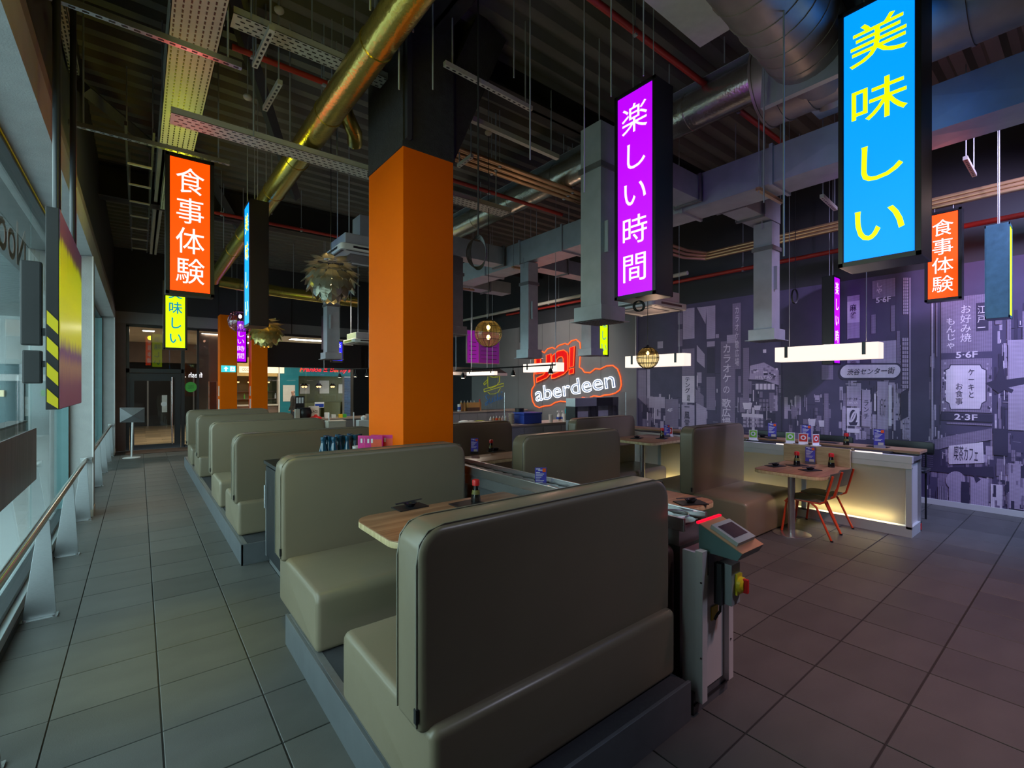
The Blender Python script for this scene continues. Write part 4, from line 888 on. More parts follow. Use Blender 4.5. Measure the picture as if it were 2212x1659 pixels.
plinth('raised plinth beneath the booths right of the conveyor', 3.2, 4.95, 3.1, 6.0)
def bench(label, x0, x1, yb, face, zb=PZ, seat=.60, top=1.355, th=.21, dep=.80, ends=True, twin=False, group='olive leather booth benches'):
    """yb = near face of the backrest, face +1 seat lies beyond the backrest, -1 seat lies toward the camera"""
    t = thing('booth_bench', label, 'bench', ((x0+x1)/2, yb, zb), group)
    MB().rslab(x0, x1, seat-.03, top, yb, yb+th, 'Y', (.11, .13, .02, .02), .032, 7).build('backrest', 'leather', t, smooth=True)
    m = MB()
    for y in (yb+.022, yb+th-.022):
        m.tube([(x0-.001, y, seat), (x0-.001, y, top-.14), (x0+.012, y, top-.06), (x0+.05, y, top-.015), (x0+.12, y, top+.001), (x1-.14, y, top+.001), (x1-.05, y, top-.018), (x1-.01, y, top-.08), (x1+.001, y, top-.16), (x1+.001, y, seat)], .004, 5)
    m.build('piping', 'leather_seam', t, smooth=True)
    MB().box(x0-.008, x0+.004, yb+.012, yb+.03, seat+.02, seat+.075).build('care_tag', 'soft_black', t)
    for f in ((1, -1) if twin else (face,)):
        s0, s1 = (yb-.05, yb+dep+.15) if f > 0 else (yb-dep, yb+th+.0)
        if twin: s0, s1 = (yb+th*.5, yb+dep+.1) if f > 0 else (yb-dep+.1, yb+th*.5)
        rad = (.02, .07, .03, .02) if f > 0 else (.07, .02, .02, .03)
        MB().rslab(s0, s1, zb, seat, x0+.03, x1-.02, 'X', rad, .035, 6).build('seat', 'leather', t, smooth=True)
        yy = s1-.045 if f > 0 else s0+.045
        MB().tube([(x0+.05, yy, seat-.012), (x1-.05, yy, seat-.012)], .004, 5).build('seat_seam', 'leather_seam', t)
    return t
BX0, BX1 = .835, 2.47
bench('nearest olive leather bench with its back to the camera', BX0-.01, BX1, 1.60, 1)
bench('olive leather bench facing the camera across the near wooden table', BX0, BX1, 3.83, -1, dep=.78)
bench('olive leather bench just beyond the black cabinet', BX0, 2.5, 6.05, 1); bench('second bench of the far left row, seen above its neighbour', BX0, 2.5, 8.28, -1, dep=.72)
bench('third bench of the far left row toward the entrance', BX0, 2.5, 10.36, 1); bench('last bench of the left row nearest the entrance', BX0, 2.5, 12.7, -1, dep=.72)
bench('bench right of the conveyor with its back to the camera', 3.24, 4.88, 3.88, 1); bench('bench behind it, right of the orange pillar', 3.24, 4.62, 5.8, -1, dep=.72)
bench('tall double sided bench between the middle aisle and the lit counter', 5.78, 7.22, 3.40, 1, zb=.0, seat=.47, top=1.34, twin=True)
bench('bench before the black display oven by the neon sign', 5.82, 7.45, 5.58, -1, zb=0, seat=.47, top=1.34, dep=.7)
# ---- tables
def table(label, x0, x1, y0, y1, z, th=.045, rad=(.12,)*4, legs=(), mat='table_wood', base=.25, zl=0, group='wooden booth tables'):
    t = thing('booth_table', label, 'table', ((x0+x1)/2, (y0+y1)/2, zl), group)
    MB().rslab(x0, x1, y0, y1, z-th*.15, z, 'Z', rad, .003, 6).build('table_top', mat, t, smooth=True); MB().rslab(x0, x1, y0, y1, z-th, z-th*.15, 'Z', rad, .003, 6).build('edge_band', 'oak_edge', t, smooth=True)
    for x, y in legs: MB().tube([(x, y, zl+.012), (x, y, z-th)], .042, 16).build('leg', 'steel', t, smooth=True); MB().lathe([(base, 0), (base, .008), (base*.9, .014), (.05, .016)], (x, y, zl), 28).build('foot_plate', 'steel', t, smooth=True)
    return t
TZ = .98
table('wooden table of the nearest left booth', 1.17, 2.5, 2.55, 3.26, TZ, legs=((1.7, 2.9),), zl=PZ, rad=(.13, .02, .02, .13))
table('wooden table end right of the conveyor beside the payment screen', 2.86, 3.85, 2.03, 2.62, .93, legs=((3.5, 2.32),), zl=0, rad=(.02, .12, .12, .02))
table('wooden table of the booth right of the orange pillar', 2.86, 4.35, 4.72, 5.2, .98, legs=((3.6, 4.95),), zl=PZ, rad=(.02, .1, .1, .02))
table('wooden table between two benches before the mural', 6.32, 7.5, 4.42, 5.32, 1.0, legs=((6.6, 4.8),), rad=(.1, .02, .02, .1), mat='table_wood_along')
tt = table('wooden table with a steel pole leg beside the red chairs', 6.40, 7.5, 2.10, 2.93, .8, legs=((6.58, 2.5),), rad=(.14, .02, .02, .14), base=.22)
MB().box(7.48, 7.515, 2.12, 2.95, .8, 1.05).build('splash_board', 'oak_board', tt, bevel=.003)
# ---- service cabinet
cb = thing('service_cabinet', 'black service cabinet with steel handle between the booth benches', 'cabinet', (1.5, 4.9, 0))
MB().box(1.08, 1.97, 4.2, 5.60, .08, 1.07).build('body', 'cabinet_black', cb); MB().box(1.05, 1.975, 4.17, 5.62, 1.07, 1.105).build('worktop', 'soft_black', cb, bevel=.003); MB().box(1.1, 1.96, 4.22, 5.58, 0, .08).build('kick_plate', 'steel_brushed', cb)
for a, b in ((4.24, 4.88), (4.92, 5.56)):
    d = MB().box(1.06, 1.08, a, b, .12, 1.05).build('door', 'cabinet_black', cb, bevel=.003); MB().tube([(1.035, b-.08, .62), (1.035, b-.08, .86)], .008, 8).build('handle', 'steel', d)
MB().box(1.055, 1.062, 5.52, 5.55, .1, 1.0).build('edge_strip', 'steel_brushed', cb)
# ---- conveyor
cv = thing('sushi_conveyor', 'long narrow steel conveyor running between the booths', 'conveyor', (2.68, 7, 0))
MB().box(2.62, 2.78, 1.63, 12.6, 0, .92).build('core', 'kitchen_steel', cv); MB().box(2.58, 2.82, 1.61, 12.6, .92, 1.04).build('trough', 'steel_brushed', cv, bevel=.004)
MB().box(2.60, 2.80, 1.61, 12.5, 1.04, 1.052).build('belt_bed', 'soft_black', cv)
for x in (2.565, 2.815): MB().box(x, x+.02, 1.57, 12.6, 1.02, 1.10).build('rim', 'steel', cv, bevel=.003)
slm = MB().lathe([(.001, 0), (.095, 0), (.095, .006), (.001, .007)], n=14).mesh('belt_slat', 'steel_brushed')
for k in range(70): share(slm, 'belt_slat', cv, (.02, 1.68+k*.155-7, 1.052))
m = MB(); m.loop([(2.7+.09*math.cos(a), 1.72+.09*math.sin(a), 1.08) for a in [2*PI*i/24 for i in range(24)]], .006, 5); m.build('end_guide', 'steel', cv)
ep = thing('conveyor_end_unit', 'steel conveyor end unit with payment screen and isolator switch', 'machine', (2.715, 1.5, 0))
MB().box(2.535, 2.865, 1.46, 1.56, .12, .93).build('panel', 'white_metal', ep); 
for x in (2.520, 2.825): MB().box(x, x+.055, 1.425, 1.47, .08 if x < 2.635 else .1, .95).build('flange', 'white_metal', ep, bevel=.002)
MB().box(2.505, 2.895, 1.47, 1.6, 0, .12).build('skirting', 'plinth_metal', ep); MB().box(2.505, 2.895, 1.462, 1.472, .055, .065).build('skirting_groove', 'soft_black', ep)
m = MB(); pr = [(1.49, 1.085), (1.235, .975), (1.262, .93), (1.49, .93)]; m.prism(pr, 2.595, 2.855, 'X'); hs = m.build('screen_housing', 'gauge_teal', ep)
def slope(u): return (1.49+(1.235-1.49)*u, 1.085+(.975-1.085)*u)
def slab(x0, x1, u0, u1, h0, h1):
    (ya, za), (yb, zb) = slope(u0), slope(u1); n = Vector((0, .11, -.255)).normalized()*-1; n = Vector((0, -.396, .918))
    q = []
    for h in (h0, h1): q += [Vector((x0, ya, za))+n*h, Vector((x1, ya, za))+n*h, Vector((x1, yb, zb))+n*h, Vector((x0, yb, zb))+n*h]
    return MB().add(q, [(0,1,2,3),(4,7,6,5),(0,4,5,1),(1,5,6,2),(2,6,7,3),(3,7,4,0)])
slab(2.595, 2.855, .0, 1.0, 0, .004).build('steel_cover', 'copper_pipe', hs)  # copper colour stands in for the orange sign reflected in steel
slab(2.625, 2.835, .2, .82, .004, .028).build('screen_bezel', 'switch_grey', hs); slab(2.650, 2.810, .3, .68, .028, .030).build('screen_glass', 'screen_gloss', hs)
MB().box(2.595, 2.855, 1.488, 1.505, 1.084, 1.097).build('red_light_bar', 'led_red', ep)
MB().box(2.565, 2.595, 1.43, 1.47, .8, .93).build('hinge_block', 'soft_black', ep)
MB().box(2.655, 2.695, 1.385, 1.43, .62, .86).build('isolator_back', 'dark_wall', ep); sw = MB().box(2.690, 2.790, 1.34, 1.425, .62, .86).build('isolator_box', 'switch_grey', ep, bevel=.004)
MB().box(2.725, 2.785, 1.325, 1.341, .68, .80).build('yellow_plate', 'switch_yellow', sw); b_ = MB().lathe([(.045, 0), (.045, .02), (.03, .03)], n=20).build('rotary_collar', 'switch_yellow', sw, off=(0,0,0)); b_.matrix_local = Matrix.Translation((2.755-2.715, 1.326-1.5, .74)) @ ORI['-Y'].to_4x4()
MB().box(2.743, 2.767, 1.275, 1.31, .70, .78).build('red_handle', 'red_plastic', sw, bevel=.005)
MB().tube([(2.695, 1.41, .62), (2.690, 1.41, .57), (2.675, 1.42, .55), (2.665, 1.43, .52)], .008, 6).build('cable', 'soft_black', ep)
MB().box(2.675, 2.745, 1.452, 1.459, .50, .58).build('warning_label', 'yellow_label', ep); 
for x, z in ((2.503, .35), (2.503, .78), (2.845, .35)): MB().tube([(x, 1.42, z), (x, 1.428, z)], .005, 8).build('screw', 'soft_black', ep)
pb = thing('brown_end_cushion', 'brown leather cushion end squeezed between bench and conveyor', 'cushion', (2.5, 1.75, .3)); mk('brown_leather', (.05, .026, .017), .5, 0, .15)
MB().rslab(1.62, 2.3, .28, .93, 2.475, 2.555, 'X', (.05, .05, .05, .05), .025, 4).build('cushion', 'brown_leather', pb, smooth=True)
sk = thing('wall_socket', 'double power socket low beside the nearest bench end', 'socket', (2.40, 1.58, .24)); MB().box(2.33, 2.46, 1.575, 1.59, .235, .32).build('plate', 'steel_brushed', sk); m = MB()
for dx, dz in ((0, .02), (-.012, -.012), (.012, -.012)): m.box(2.395+dx-.004, 2.395+dx+.004, 1.57, 1.576, .278+dz-.006, .278+dz+.006)
m.build('socket_holes', 'soft_black', sk)
# ---- lit counter
ct = thing('lit_counter', 'white counter with glowing yellow panels before the mural', 'counter', (7.8, 3.5, 0))
CX0, CX1, CY0, CY1 = 7.56, 8.05, 1.49, 6.2
MB().box(CX0+.10, CX1-.02, CY0+.03, CY1, .13, .95).build('core', 'white_metal', ct); MB().box(CX0, CX1, CY0, CY1, 0, .13).build('kick_plate', 'sill_paint', ct)
mkp = M['counter_glow']
def glowpanel():
    m = bpy.data.materials.new('glow_panel'); m.use_nodes = True; N = m.node_tree.nodes; L = m.node_tree.links; b = N['Principled BSDF']; b.inputs['Base Color'].default_value = (.42, .46, .47, 1); b.inputs['Roughness'].default_value = .35; b.inputs['Transmission Weight'].default_value = 0
    N.remove(b); d = N.new('ShaderNodeBsdfDiffuse'); d.inputs[0].default_value = (.62, .66, .68, 1); tr = N.new('ShaderNodeBsdfTranslucent'); tr.inputs[0].default_value = (.9, .86, .75, 1); gl = N.new('ShaderNodeBsdfGlossy'); gl.inputs['Roughness'].default_value = .25
    mx = N.new('ShaderNodeMixShader'); mx.inputs[0].default_value = .62; m2 = N.new('ShaderNodeMixShader'); m2.inputs[0].default_value = .06; L.new(d.outputs[0], mx.inputs[1]); L.new(tr.outputs[0], mx.inputs[2]); L.new(mx.outputs[0], m2.inputs[1]); L.new(gl.outputs[0], m2.inputs[2]); L.new(m2.outputs[0], N['Material Output'].inputs[0]); M['glow_panel'] = m
glowpanel(); em('tube_lamp', (1, .78, .38), 42.0)
for a, b in ((CY0+.07, 2.68), (2.72, 3.9), (3.94, 5.1)):
    MB().box(CX0+.012, CX0+.018, a, b, .15, .86).build('light_panel', 'glow_panel', ct)
    MB().tube([(CX0+.065, a+.1, .22), (CX0+.065, b-.1, .22)], .014, 8).build('tube_lamp', 'tube_lamp', ct)
for y in (CY0, 2.68, 3.9, 5.1): MB().box(CX0, CX0+.03, y, y+.06, .1, .88).build('panel_post', 'sill_paint', ct, bevel=.002)
MB().box(CX0-.01, CX0+.03, CY0, CY1, .86, .93).build('front_rail', 'white_metal', ct); MB().box(CX0-.015, CX0+.06, CY0-.005, CY1, .93, 1.02).build('front_band', 'white_metal', ct, bevel=.003)
MB().box(CX0+.06, CX1, CY0-.005, CY1, .95, 1.0).build('belt_bed', 'steel_brushed', ct); MB().box(CX0+.08, CX0+.3, CY0+.25, CY1, 1.0, 1.03).build('belt_cover', 'soft_black', ct)
MB().box(CX0+.30, CX1+.22, CY0-.02, CY1, 1.02, 1.055).build('bar_top', 'table_wood_along', ct, bevel=.004); MB().box(CX1-.04, CX1, CY0, CY0+.5, 0, 1.02).build('end_panel', 'steel_brushed', ct)
MB().box(CX1-.05, CX1+.0, CY0-.004, CY0+.01, .02, .1).build('red_marker', 'red_plastic', ct)
for k in range(6): MB().box(CX0+.0, CX0+.015, CY0+.6+k*.72, CY0+.64+k*.72, 1.02, 1.06).build('glass_clip', 'chrome', ct)
MB().box(CX0+.004, CX0+.012, CY0+.3, CY0+1.6, 1.02, 1.035).build('light_line', 'lantern', ct)
for k, (y, lab) in enumerate(((1.78, 'black stool back nearest the counter end'), (2.75, 'black stool back second from the counter end'), (3.72, 'black stool back third from the counter end'), (4.7, 'black stool back farthest along the counter'))):
    t = thing('bar_stool', lab, 'stool', (8.62, y, 0), 'black stools behind the lit counter')
    MB().rslab(y-.29, y+.29, .92, 1.1, 8.82, 8.85, 'X', (.03,)*4, .008, 4).build('backrest', 'stool_black', t, smooth=True); MB().rslab(8.42, 8.82, y-.26, y+.26, .70, .74, 'Z', (.05,)*4, .01, 4).build('seat', 'stool_black', t, smooth=True)
    for sx in (8.46, 8.8):
        for sy in (y-.2, y+.2): MB().tube([(sx, sy, 0), (sx, sy, .70 if sx < 8.6 else .95)], .012, 8).build('leg', 'stool_black', t)
# ---- red framed chairs
def chair(label):
    t = thing('red_chair', label, 'chair', (0,0,0), 'red framed chairs'); s = .20
    st_ = MB().rslab(-.20, .20, -.19, .21, .455, .468, 'Z', (.07, .07, .05, .05), .004, 5); st_.build('seat', 'chair_shell', t, smooth=True)
    bk = MB(); n = 10; vs = []
    for j, (yy, z) in enumerate(((-.235, .60), (-.26, .70), (-.285, .82))):
        for o in (0, .012):
            for i in range(n+1): u = -1+2*i/n; w = .2*(1 if j != 2 else .96); vs.append((u*w, yy-.035*(u*u-1)*-1+o, z))
    fs = []; row = n+1
    for j in range(2):
        for i in range(n):
            A = j*2*row; B = (j+1)*2*row; fs += [(A+i, A+i+1, B+i+1, B+i), (A+row+i, B+row+i, B+row+i+1, A+row+i+1)]
    for i in range(n): fs += [(i, row+i, row+i+1, i+1), (4*row+i, 4*row+i+1, 5*row+i+1, 5*row+i)]
    for j in range(2):
        A = j*2*row; B = (j+1)*2*row; fs += [(A, B, B+row, A+row), (A+n, A+row+n, B+row+n, B+n)]
    bk.add(vs, fs).build('backrest', 'chair_shell', t, smooth=True)
    for sg in (-1, 1):
        MB().tube([(sg*.19, .23, .40), (sg*.185, .2, .445), (sg*.185, .12, .45), (sg*.185, -.16, .44), (sg*.19, -.215, .47), (sg*.195, -.25, .6), (sg*.195, -.30, .80)], .0135, 8).build('side_frame', 'red_lacquer', t, smooth=True)
        for nm, pts in (('leg', [(sg*.18, .14, .44), (sg*.185, .215, .40), (sg*.2, .27, 0)]), ('leg', [(sg*.18, -.05, .44), (sg*.185, -.12, .39), (sg*.205, -.29, 0)])):
            L = MB().tube(pts, .0135, 8).build(nm, 'red_lacquer', t, smooth=True); MB().tube([pts[-1], (pts[-1][0], pts[-1][1], .018)], .016, 8).build('rubber_foot', 'soft_black', L)
    MB().tube([(-.185, .17, .447), (.185, .17, .447)], .011, 8).build('cross_bar', 'red_lacquer', t); MB().tube([(-.185, -.1, .445), (.185, -.1, .445)], .011, 8).build('cross_bar', 'red_lacquer', t)
    return t
ch = chair('nearer of the two red framed chairs at the pole table'); place(ch, (6.79, 2.36, 0), .06); place(ch, (7.24, 2.37, 0), -.03, 'farther red framed chair tucked beside the lit counter')
# ================================================================ WINDOW RAIL, STAND
def rail(label, y0, y1, posts):
    t = thing('window_rail', label, 'rail', (-.62, (y0+y1)/2, 0), 'steel rails along the windows')
    MB().tube([(-.60, y0, .83), (-.60, y1, .83)], .028, 12).build('handrail', 'rail_steel', t, smooth=True)
    for y in posts:
        q = MB(); q.prism([(-.735, .012), (-.535, .012), (-.575, .8), (-.64, .8)], y-.006, y+.006); p_ = q.build('post', 'steel_brushed', t, bevel=.002)
        MB().box(-.745, -.525, y-.05, y+.05, 0, .012).build('foot_plate', 'steel', p_); m = MB()
        for a in (-.72, -.55): m.tube([(a, y-.035, .012), (a, y-.035, .026)], .011, 6)
        m.build('bolt', 'steel', p_)
    for y in (y1-.02,): MB().box(-.66, -.535, y-.01, y+.01, .79, .87).build('end_plate', 'steel', t)
rail('steel rail along the nearer left window', 2.5, 9.16, (3.4, 5.4, 7.2, 8.95)); rail('steel rail along the farther left window', 9.64, 16.88, (11.8, 13.6, 15.4, 16.7))
ms = thing('menu_stand', 'grey tilted menu stand on a thin pole by the entrance', 'stand', (-.15, 16.0, 0))
MB().lathe([(.19, 0), (.19, .012), (.03, .03)], (-.15, 16.0, 0), 24).build('base', 'white_metal', ms, smooth=True); MB().tube([(-.15, 16.0, .02), (-.13, 16.0, .95), (-.13, 16.05, 1.1)], .022, 10).build('pole', 'white_metal', ms, smooth=True)
q = MB(); q.add([(-.39,15.93,1.34),(.12,15.93,1.32),(.12,15.98,.93),(-.39,15.98,.95),(-.13,15.86,1.12),(-.39,16.0,1.34),(.12,16.0,1.32),(.12,16.05,.93),(-.39,16.05,.95)], [(0,1,4),(1,2,4),(2,3,4),(3,0,4),(5,8,7,6),(0,5,6,1),(1,6,7,2),(2,7,8,3),(3,8,5,0)]); q.build('board', 'galvanised_dark', ms)
# ================================================================ TABLEWARE
def soy():
    t = thing('soy_bottle', '', 'bottle', (0,0,0), 'soy sauce bottles')
    MB().lathe([(.001,0), (.03,0), (.031,.01), (.027,.05), (.019,.085), (.017,.105), (.001,.105)], n=18).build('bottle_body', 'bottle_black', t, smooth=True)
    MB().lathe([(.001,.103), (.0235,.103), (.0245,.13), (.022,.137), (.012,.141), (.001,.143)], n=18).build('cap', 'cap_red', t, smooth=True)
    MB().lathe([(.0275,.048), (.0225,.075), (.0225,.0752), (.0276,.0482)], n=18).build('label_print', 'bottle_label', t); return t
def cardstand(w=.1, h=.19, body='card_purple', corner='card_orange'):
    t = thing('menu_card', '', 'menu', (0,0,0), 'upright menu cards on the tables')
    MB().box(-w/2, w/2, -.002, .002, .02, .02+h).build('card', body, t); MB().prism([(-.03,0), (.03,0), (.008,.03), (-.008,.03)], -w/2-.004, w/2+.004, 'X').build('holder', 'tray_plastic', t)
    MB().box(w*.16, w*.44, -.004, -.0025, h-.02, h+.012).build('logo_patch', corner, t); m = MB()
    for k in range(7): m.box(-w*.42, -w*.42+w*(.35+.12*((k*3) % 4)), -.004, -.0025, h-.025-k*.014, h-.02-k*.014)
    for k in range(2): m.box(-w*.42+.02*k, -w*.05+.02*k, -.004, -.0025, h-.006+.011*(1-k), h+.001+.011*(1-k))
    m.build('menu_print', 'card_white', t); MB().box(-w*.1, w*.4, -.004, -.0025, .03, .06).build('food_picture', 'stone', t); return t
def smallcard(colr):
    t = thing('price_card', '', 'card', (0,0,0), 'small cards on the counter'); MB().box(-.06, .06, -.003, .003, .015, .17).build('card', 'card_white', t); MB().box(-.052, .052, -.005, -.0032, .05, .16).build('colour_panel', colr, t)
    b_ = MB().lathe([(.035, 0), (.035, .002)], n=18).build('round_mark', 'card_white', t, off=(0,0,0)); b_.matrix_local = Matrix.Translation((0,-.0055,.108)) @ ORI['-Y'].to_4x4()
    m = MB(); m.lathe([(.018, 0), (.018, .003)], n=12); b2 = m.build('symbol', 'cap_red' if colr == 'card_red' else 'green_plastic', t, off=(0,0,0)); b2.matrix_local = Matrix.Translation((0,-.0065,.108)) @ ORI['-Y'].to_4x4()
    MB().rslab(-.075, .075, -.045, .045, 0, .016, 'Z', (.04,)*4, .005, 4).build('foot', 'pale_plastic', t, smooth=True); return t
pt = tag(MB().box(-.12, .12, -.075, .075, 0, .008).build('napkin_tray', 'tray_plastic', bevel=.002), '', 'tray', 'black trays on the tables')
pbw = tag(MB().lathe([(.001,.0), (.03,.0), (.032,.006), (.052,.028), (.049,.029), (.03,.01), (.001,.008)], n=22).build('sauce_bowl', 'bowl_black', smooth=True), '', 'bowl', 'black sauce bowls on the tables')
pch = thing('chopsticks', '', 'chopsticks', (0,0,0), 'chopsticks on the tables')
for k in (0, 1): MB().tube([(-.12, .008*k, .006+.001*k), (.115, .012*k, .006)], [.004, .0025], 6).build('stick', 'tray_plastic', pch)
psoy, pcard, pred, pgreen = soy(), cardstand(), smallcard('card_red'), smallcard('card_green')
W_ = -YAW
def setting(x, y, z, rz, where, bowl=True):
    place(pt, (x, y, z), rz, 'black tray '+where)
    if bowl: place(pbw, (x, y, z+.008), 0, 'black sauce bowl '+where); place(pch, (x+.0, y+.01, z+.036), rz+.1, 'pair of black chopsticks '+where)
def on(px, py, z): p = at(px, py, Z=z); return p.x, p.y
x, y = on(886, 1096, TZ); setting(x, y, TZ, .05, 'on the near left table')
x, y = on(1015, 1087, TZ); place(pt, (x-.03, y, TZ), .05, 'empty black tray under the near soy bottle'); place(psoy, (x+.05, y-.01, TZ+.008), 0, 'soy bottle with red cap on the near left table', 1.25)
x, y = on(1168, 1062, TZ); place(pcard, (x, y, TZ), W_+.1, 'purple menu card on the near left table', 1.0)
x, y = on(1492, 1087, .93); setting(x, y, .93, -.5, 'on the table end right of the conveyor')
x, y = on(1063, 975, .98); setting(x+.06, y, .98, .2, 'on the table right of the orange pillar'); place(psoy, (x-.03, y-.02, .98), 0, 'soy bottle on the table right of the orange pillar', 1.2)
x, y = on(1025, 980, .98); place(pcard, (x, y, .98), W_, 'purple menu card right of the orange pillar', 1.0)
x, y = on(1376, 947, 1.0); setting(x, y, 1.0, .3, 'at the left of the table before the mural', True)
x, y = on(1432, 947, 1.0); place(pt, (x-.02, y, 1.0), .3, 'black tray under a soy bottle before the mural'); place(psoy, (x-.02, y, 1.008), 0, 'soy bottle on the table before the mural', 1.25)
x, y = on(1440, 944, 1.0); place(pcard, (x+.04, y+.02, 1.0), W_, 'purple menu card on the table before the mural'); x, y = on(1452, 943, 1.0); place(pred, (min(x, 7.4), y+.03, 1.0), W_, 'red card with white circle on the table before the mural')
x, y = on(1675, 1007, .8); setting(x, y, .8, -.3, 'at the back of the pole table'); x, y = on(1750, 1016, .8); setting(x, y, .8, -.4, 'at the front of the pole table')
x, y = on(1722, 1006, .8); place(pt, (x, y, .8), -.5, 'larger black tray under the soy bottle on the pole table'); place(psoy, (x-.01, y, .808), 0, 'left soy bottle with red cap on the pole table', 1.35)
place(pcard, (7.43, 2.58, .8), -1.25, 'purple menu card against the board of the pole table', 1.15); place(psoy, (7.36, 2.30, .8), 0, 'right soy bottle with red cap on the pole table', 1.35)
CT = 1.055
for k, (px, py, kind, lab) in enumerate(((1899, 962, 'c', 'purple menu card nearest the counter end'), (1828, 958, 's', 'soy bottle with red cap on the lit counter'), (1668, 943, 'c', 'purple menu card at the far end of the counter'), (1742, 950, 'c', 'purple menu card behind the red card on the counter'), (1630, 946, 'g', 'green card on the lit counter'), (1738, 953, 'r', 'red card facing forward on the lit counter'), (1765, 957, 'r', 'red card turned sideways on the lit counter'), (1710, 953, 'g', 'tilted card left of the red cards on the counter'))):
    p = at(px, py, X=7.95 if kind in 'cs' else 7.75); loc = (p.x, p.y, CT if kind in 'cs' else 1.03); loc = loc if kind in 'cs' else (7.70, p.y, 1.03)
    place({'c': pcard, 's': psoy, 'r': pred, 'g': pgreen}[kind], loc, -1.15 if k != 6 else -.4, lab, 1.2 if kind in 'cs' else 1.0)
for k, (yy, lab) in enumerate(((1.95, 'nearest on the lit counter'), (2.55, 'middle on the lit counter'), (3.5, 'far on the lit counter'))): setting(8.05, yy, CT, 1.57, lab, k != 1)
# ---- on the service cabinet
pbb = tag(MB().lathe([(.001,0), (.036,0), (.038,.01), (.036,.11), (.022,.17), (.02,.19), (.026,.20), (.026,.225), (.001,.228)], n=16).build('water_bottle', 'blue_bottle', smooth=True), '', 'bottle', 'dark blue bottles on the cabinet')
bb = [(699, .0), (711, .02), (722, -.06), (733, 0), (741, .05), (751, -.05), (759, .04), (768, .0), (776, .06), (705, .14), (730, .15), (755, .16)]
for k, (px, dy) in enumerate(bb):
    p = at(px, 960, Y=5.02+dy); place(pbb, (p.x, p.y, 1.105), 0, ['first dark blue bottle from the left on the cabinet', 'second dark blue bottle from the left on the cabinet', 'dark blue bottle standing most forward on the cabinet', 'fourth dark blue bottle from the left on the cabinet', 'fifth dark blue bottle from the left on the cabinet', 'sixth dark blue bottle from the left on the cabinet', 'seventh dark blue bottle from the left on the cabinet', 'eighth dark blue bottle from the left on the cabinet', 'dark blue bottle closest to the pink menus', 'dark blue bottle in the back row, left', 'dark blue bottle in the back row, middle', 'dark blue bottle in the back row, right'][k], 1.2)
pm_ = thing('folded_menu', '', 'menu', (0,0,0), 'pink menus in the wire rack'); MB().box(-.075, .075, -.006, .006, 0, .26).build('cover', 'pink_menu', pm_, bevel=.002); MB().box(-.02, .068, -.0075, -.006, .03, .23).build('orange_print', 'pink_menu_orange', pm_); m = MB()
for k in range(2): m.box(-.05+.03*k, -.035+.03*k, -.0078, -.006, .2, .235)
m.build('white_print', 'card_white', pm_)
for k in range(4): place(pm_, (1.76+.05*k+.03*(k//2), 4.52-.05*k+.09*(k//2), 1.105), -.75+.12*(k % 2), ['front pink and orange menu in the wire rack', 'second pink menu in the wire rack', 'third pink menu in the wire rack', 'rear magenta menu in the wire rack nearest the pillar'][k], 1.18)
rk_ = thing('menu_rack', 'black zigzag wire menu rack on the cabinet beside the pillar', 'rack', (1.85, 4.35, 1.105)); m = MB(); z0 = 1.11
for s_ in (0, .1): m.tube([(1.74+.026*k, 4.48-.018*k+s_, z0+(.0 if k % 2 == 0 else .12)) for k in range(9)], .004, 5)
m.build('wire', 'soft_black', rk_)
pg = tag(MB().lathe([(.001,0), (.03,0), (.036,.11), (.033,.11), (.028,.008), (.001,.008)], n=14).build('glass_tumbler', 'clear_plastic', smooth=True), '', 'glass', 'tumblers on the cabinet')
for k, (px, dy, dz) in enumerate(((765, -.14, 0), (772, -.1, 0), (769, -.12, .07), (761, -.16, 0))): p = at(px, 965, Y=4.9+dy); place(pg, (p.x, p.y, 1.105+dz), 0, ['clear tumbler beside the pink menus', 'clear tumbler touching the pink menus', 'clear tumbler stacked on the others', 'clear tumbler on the left of the tumbler group'][k])
# ================================================================ OPEN KITCHEN
def counter(label, x0, x1, y0, y1, z, mat='kitchen_steel', top='worktop'):
    t = thing('kitchen_counter', label, 'counter', ((x0+x1)/2, (y0+y1)/2, 0), 'kitchen counters'); MB().box(x0+.03, x1-.03, y0+.03, y1-.03, 0, z-.04).build('body', mat, t); MB().box(x0, x1, y0, y1, z-.04, z).build('worktop', top, t, bevel=.003)
    n = max(2, int((x1-x0)/.6))
    for k in range(n): MB().box(x0+.05+k*(x1-x0-.1)/n, x0+.05+(k+1)*(x1-x0-.1)/n-.02, y0+.02, y0+.032, .1, z-.08).build('door', 'steel_brushed', t)
    return t
KY = 8.6
counter('wooden topped kitchen counter with the blue cool box', 4.7, 9.75, KY, KY+.8, .98); counter('rear kitchen counter with sauce bottles', 4.6, 9.6, 11.3, 11.9, 1.18); counter('kitchen counter left of the orange pillar with the black pot', 3.3, 5.6, 13.4, 14.1, 1.0)
counter('kitchen counter with white bins behind the left booths', 3.3, 4.6, 10.6, 11.3, .85)
def kp(px, z, Y): 
    p = at(px, 0, Y=Y); return (p.x, p.y, z)
c = kp(1140, .98, KY+.3); t = thing('cool_box', 'bright blue plastic cool box on the kitchen counter', 'box', c); MB().box(c[0]-.29, c[0]+.29, c[1]-.2, c[1]+.2, .98, 1.2).build('tub', 'blue_plastic', t, bevel=.012); MB().box(c[0]-.3, c[0]+.3, c[1]-.21, c[1]+.21, 1.2, 1.25).build('lid', 'blue_plastic', t, bevel=.012)
def vessel(name, label, cat, loc, prof, mat, group=None, cap=None, n=14):
    t = thing(name, label, cat, loc, group); MB().lathe(prof, loc, n).build('body', mat, t, smooth=True)
    if cap: MB().lathe([(r, z) for r, z in cap[0]], loc, n).build('cap', cap[1], t, smooth=True)
    return t
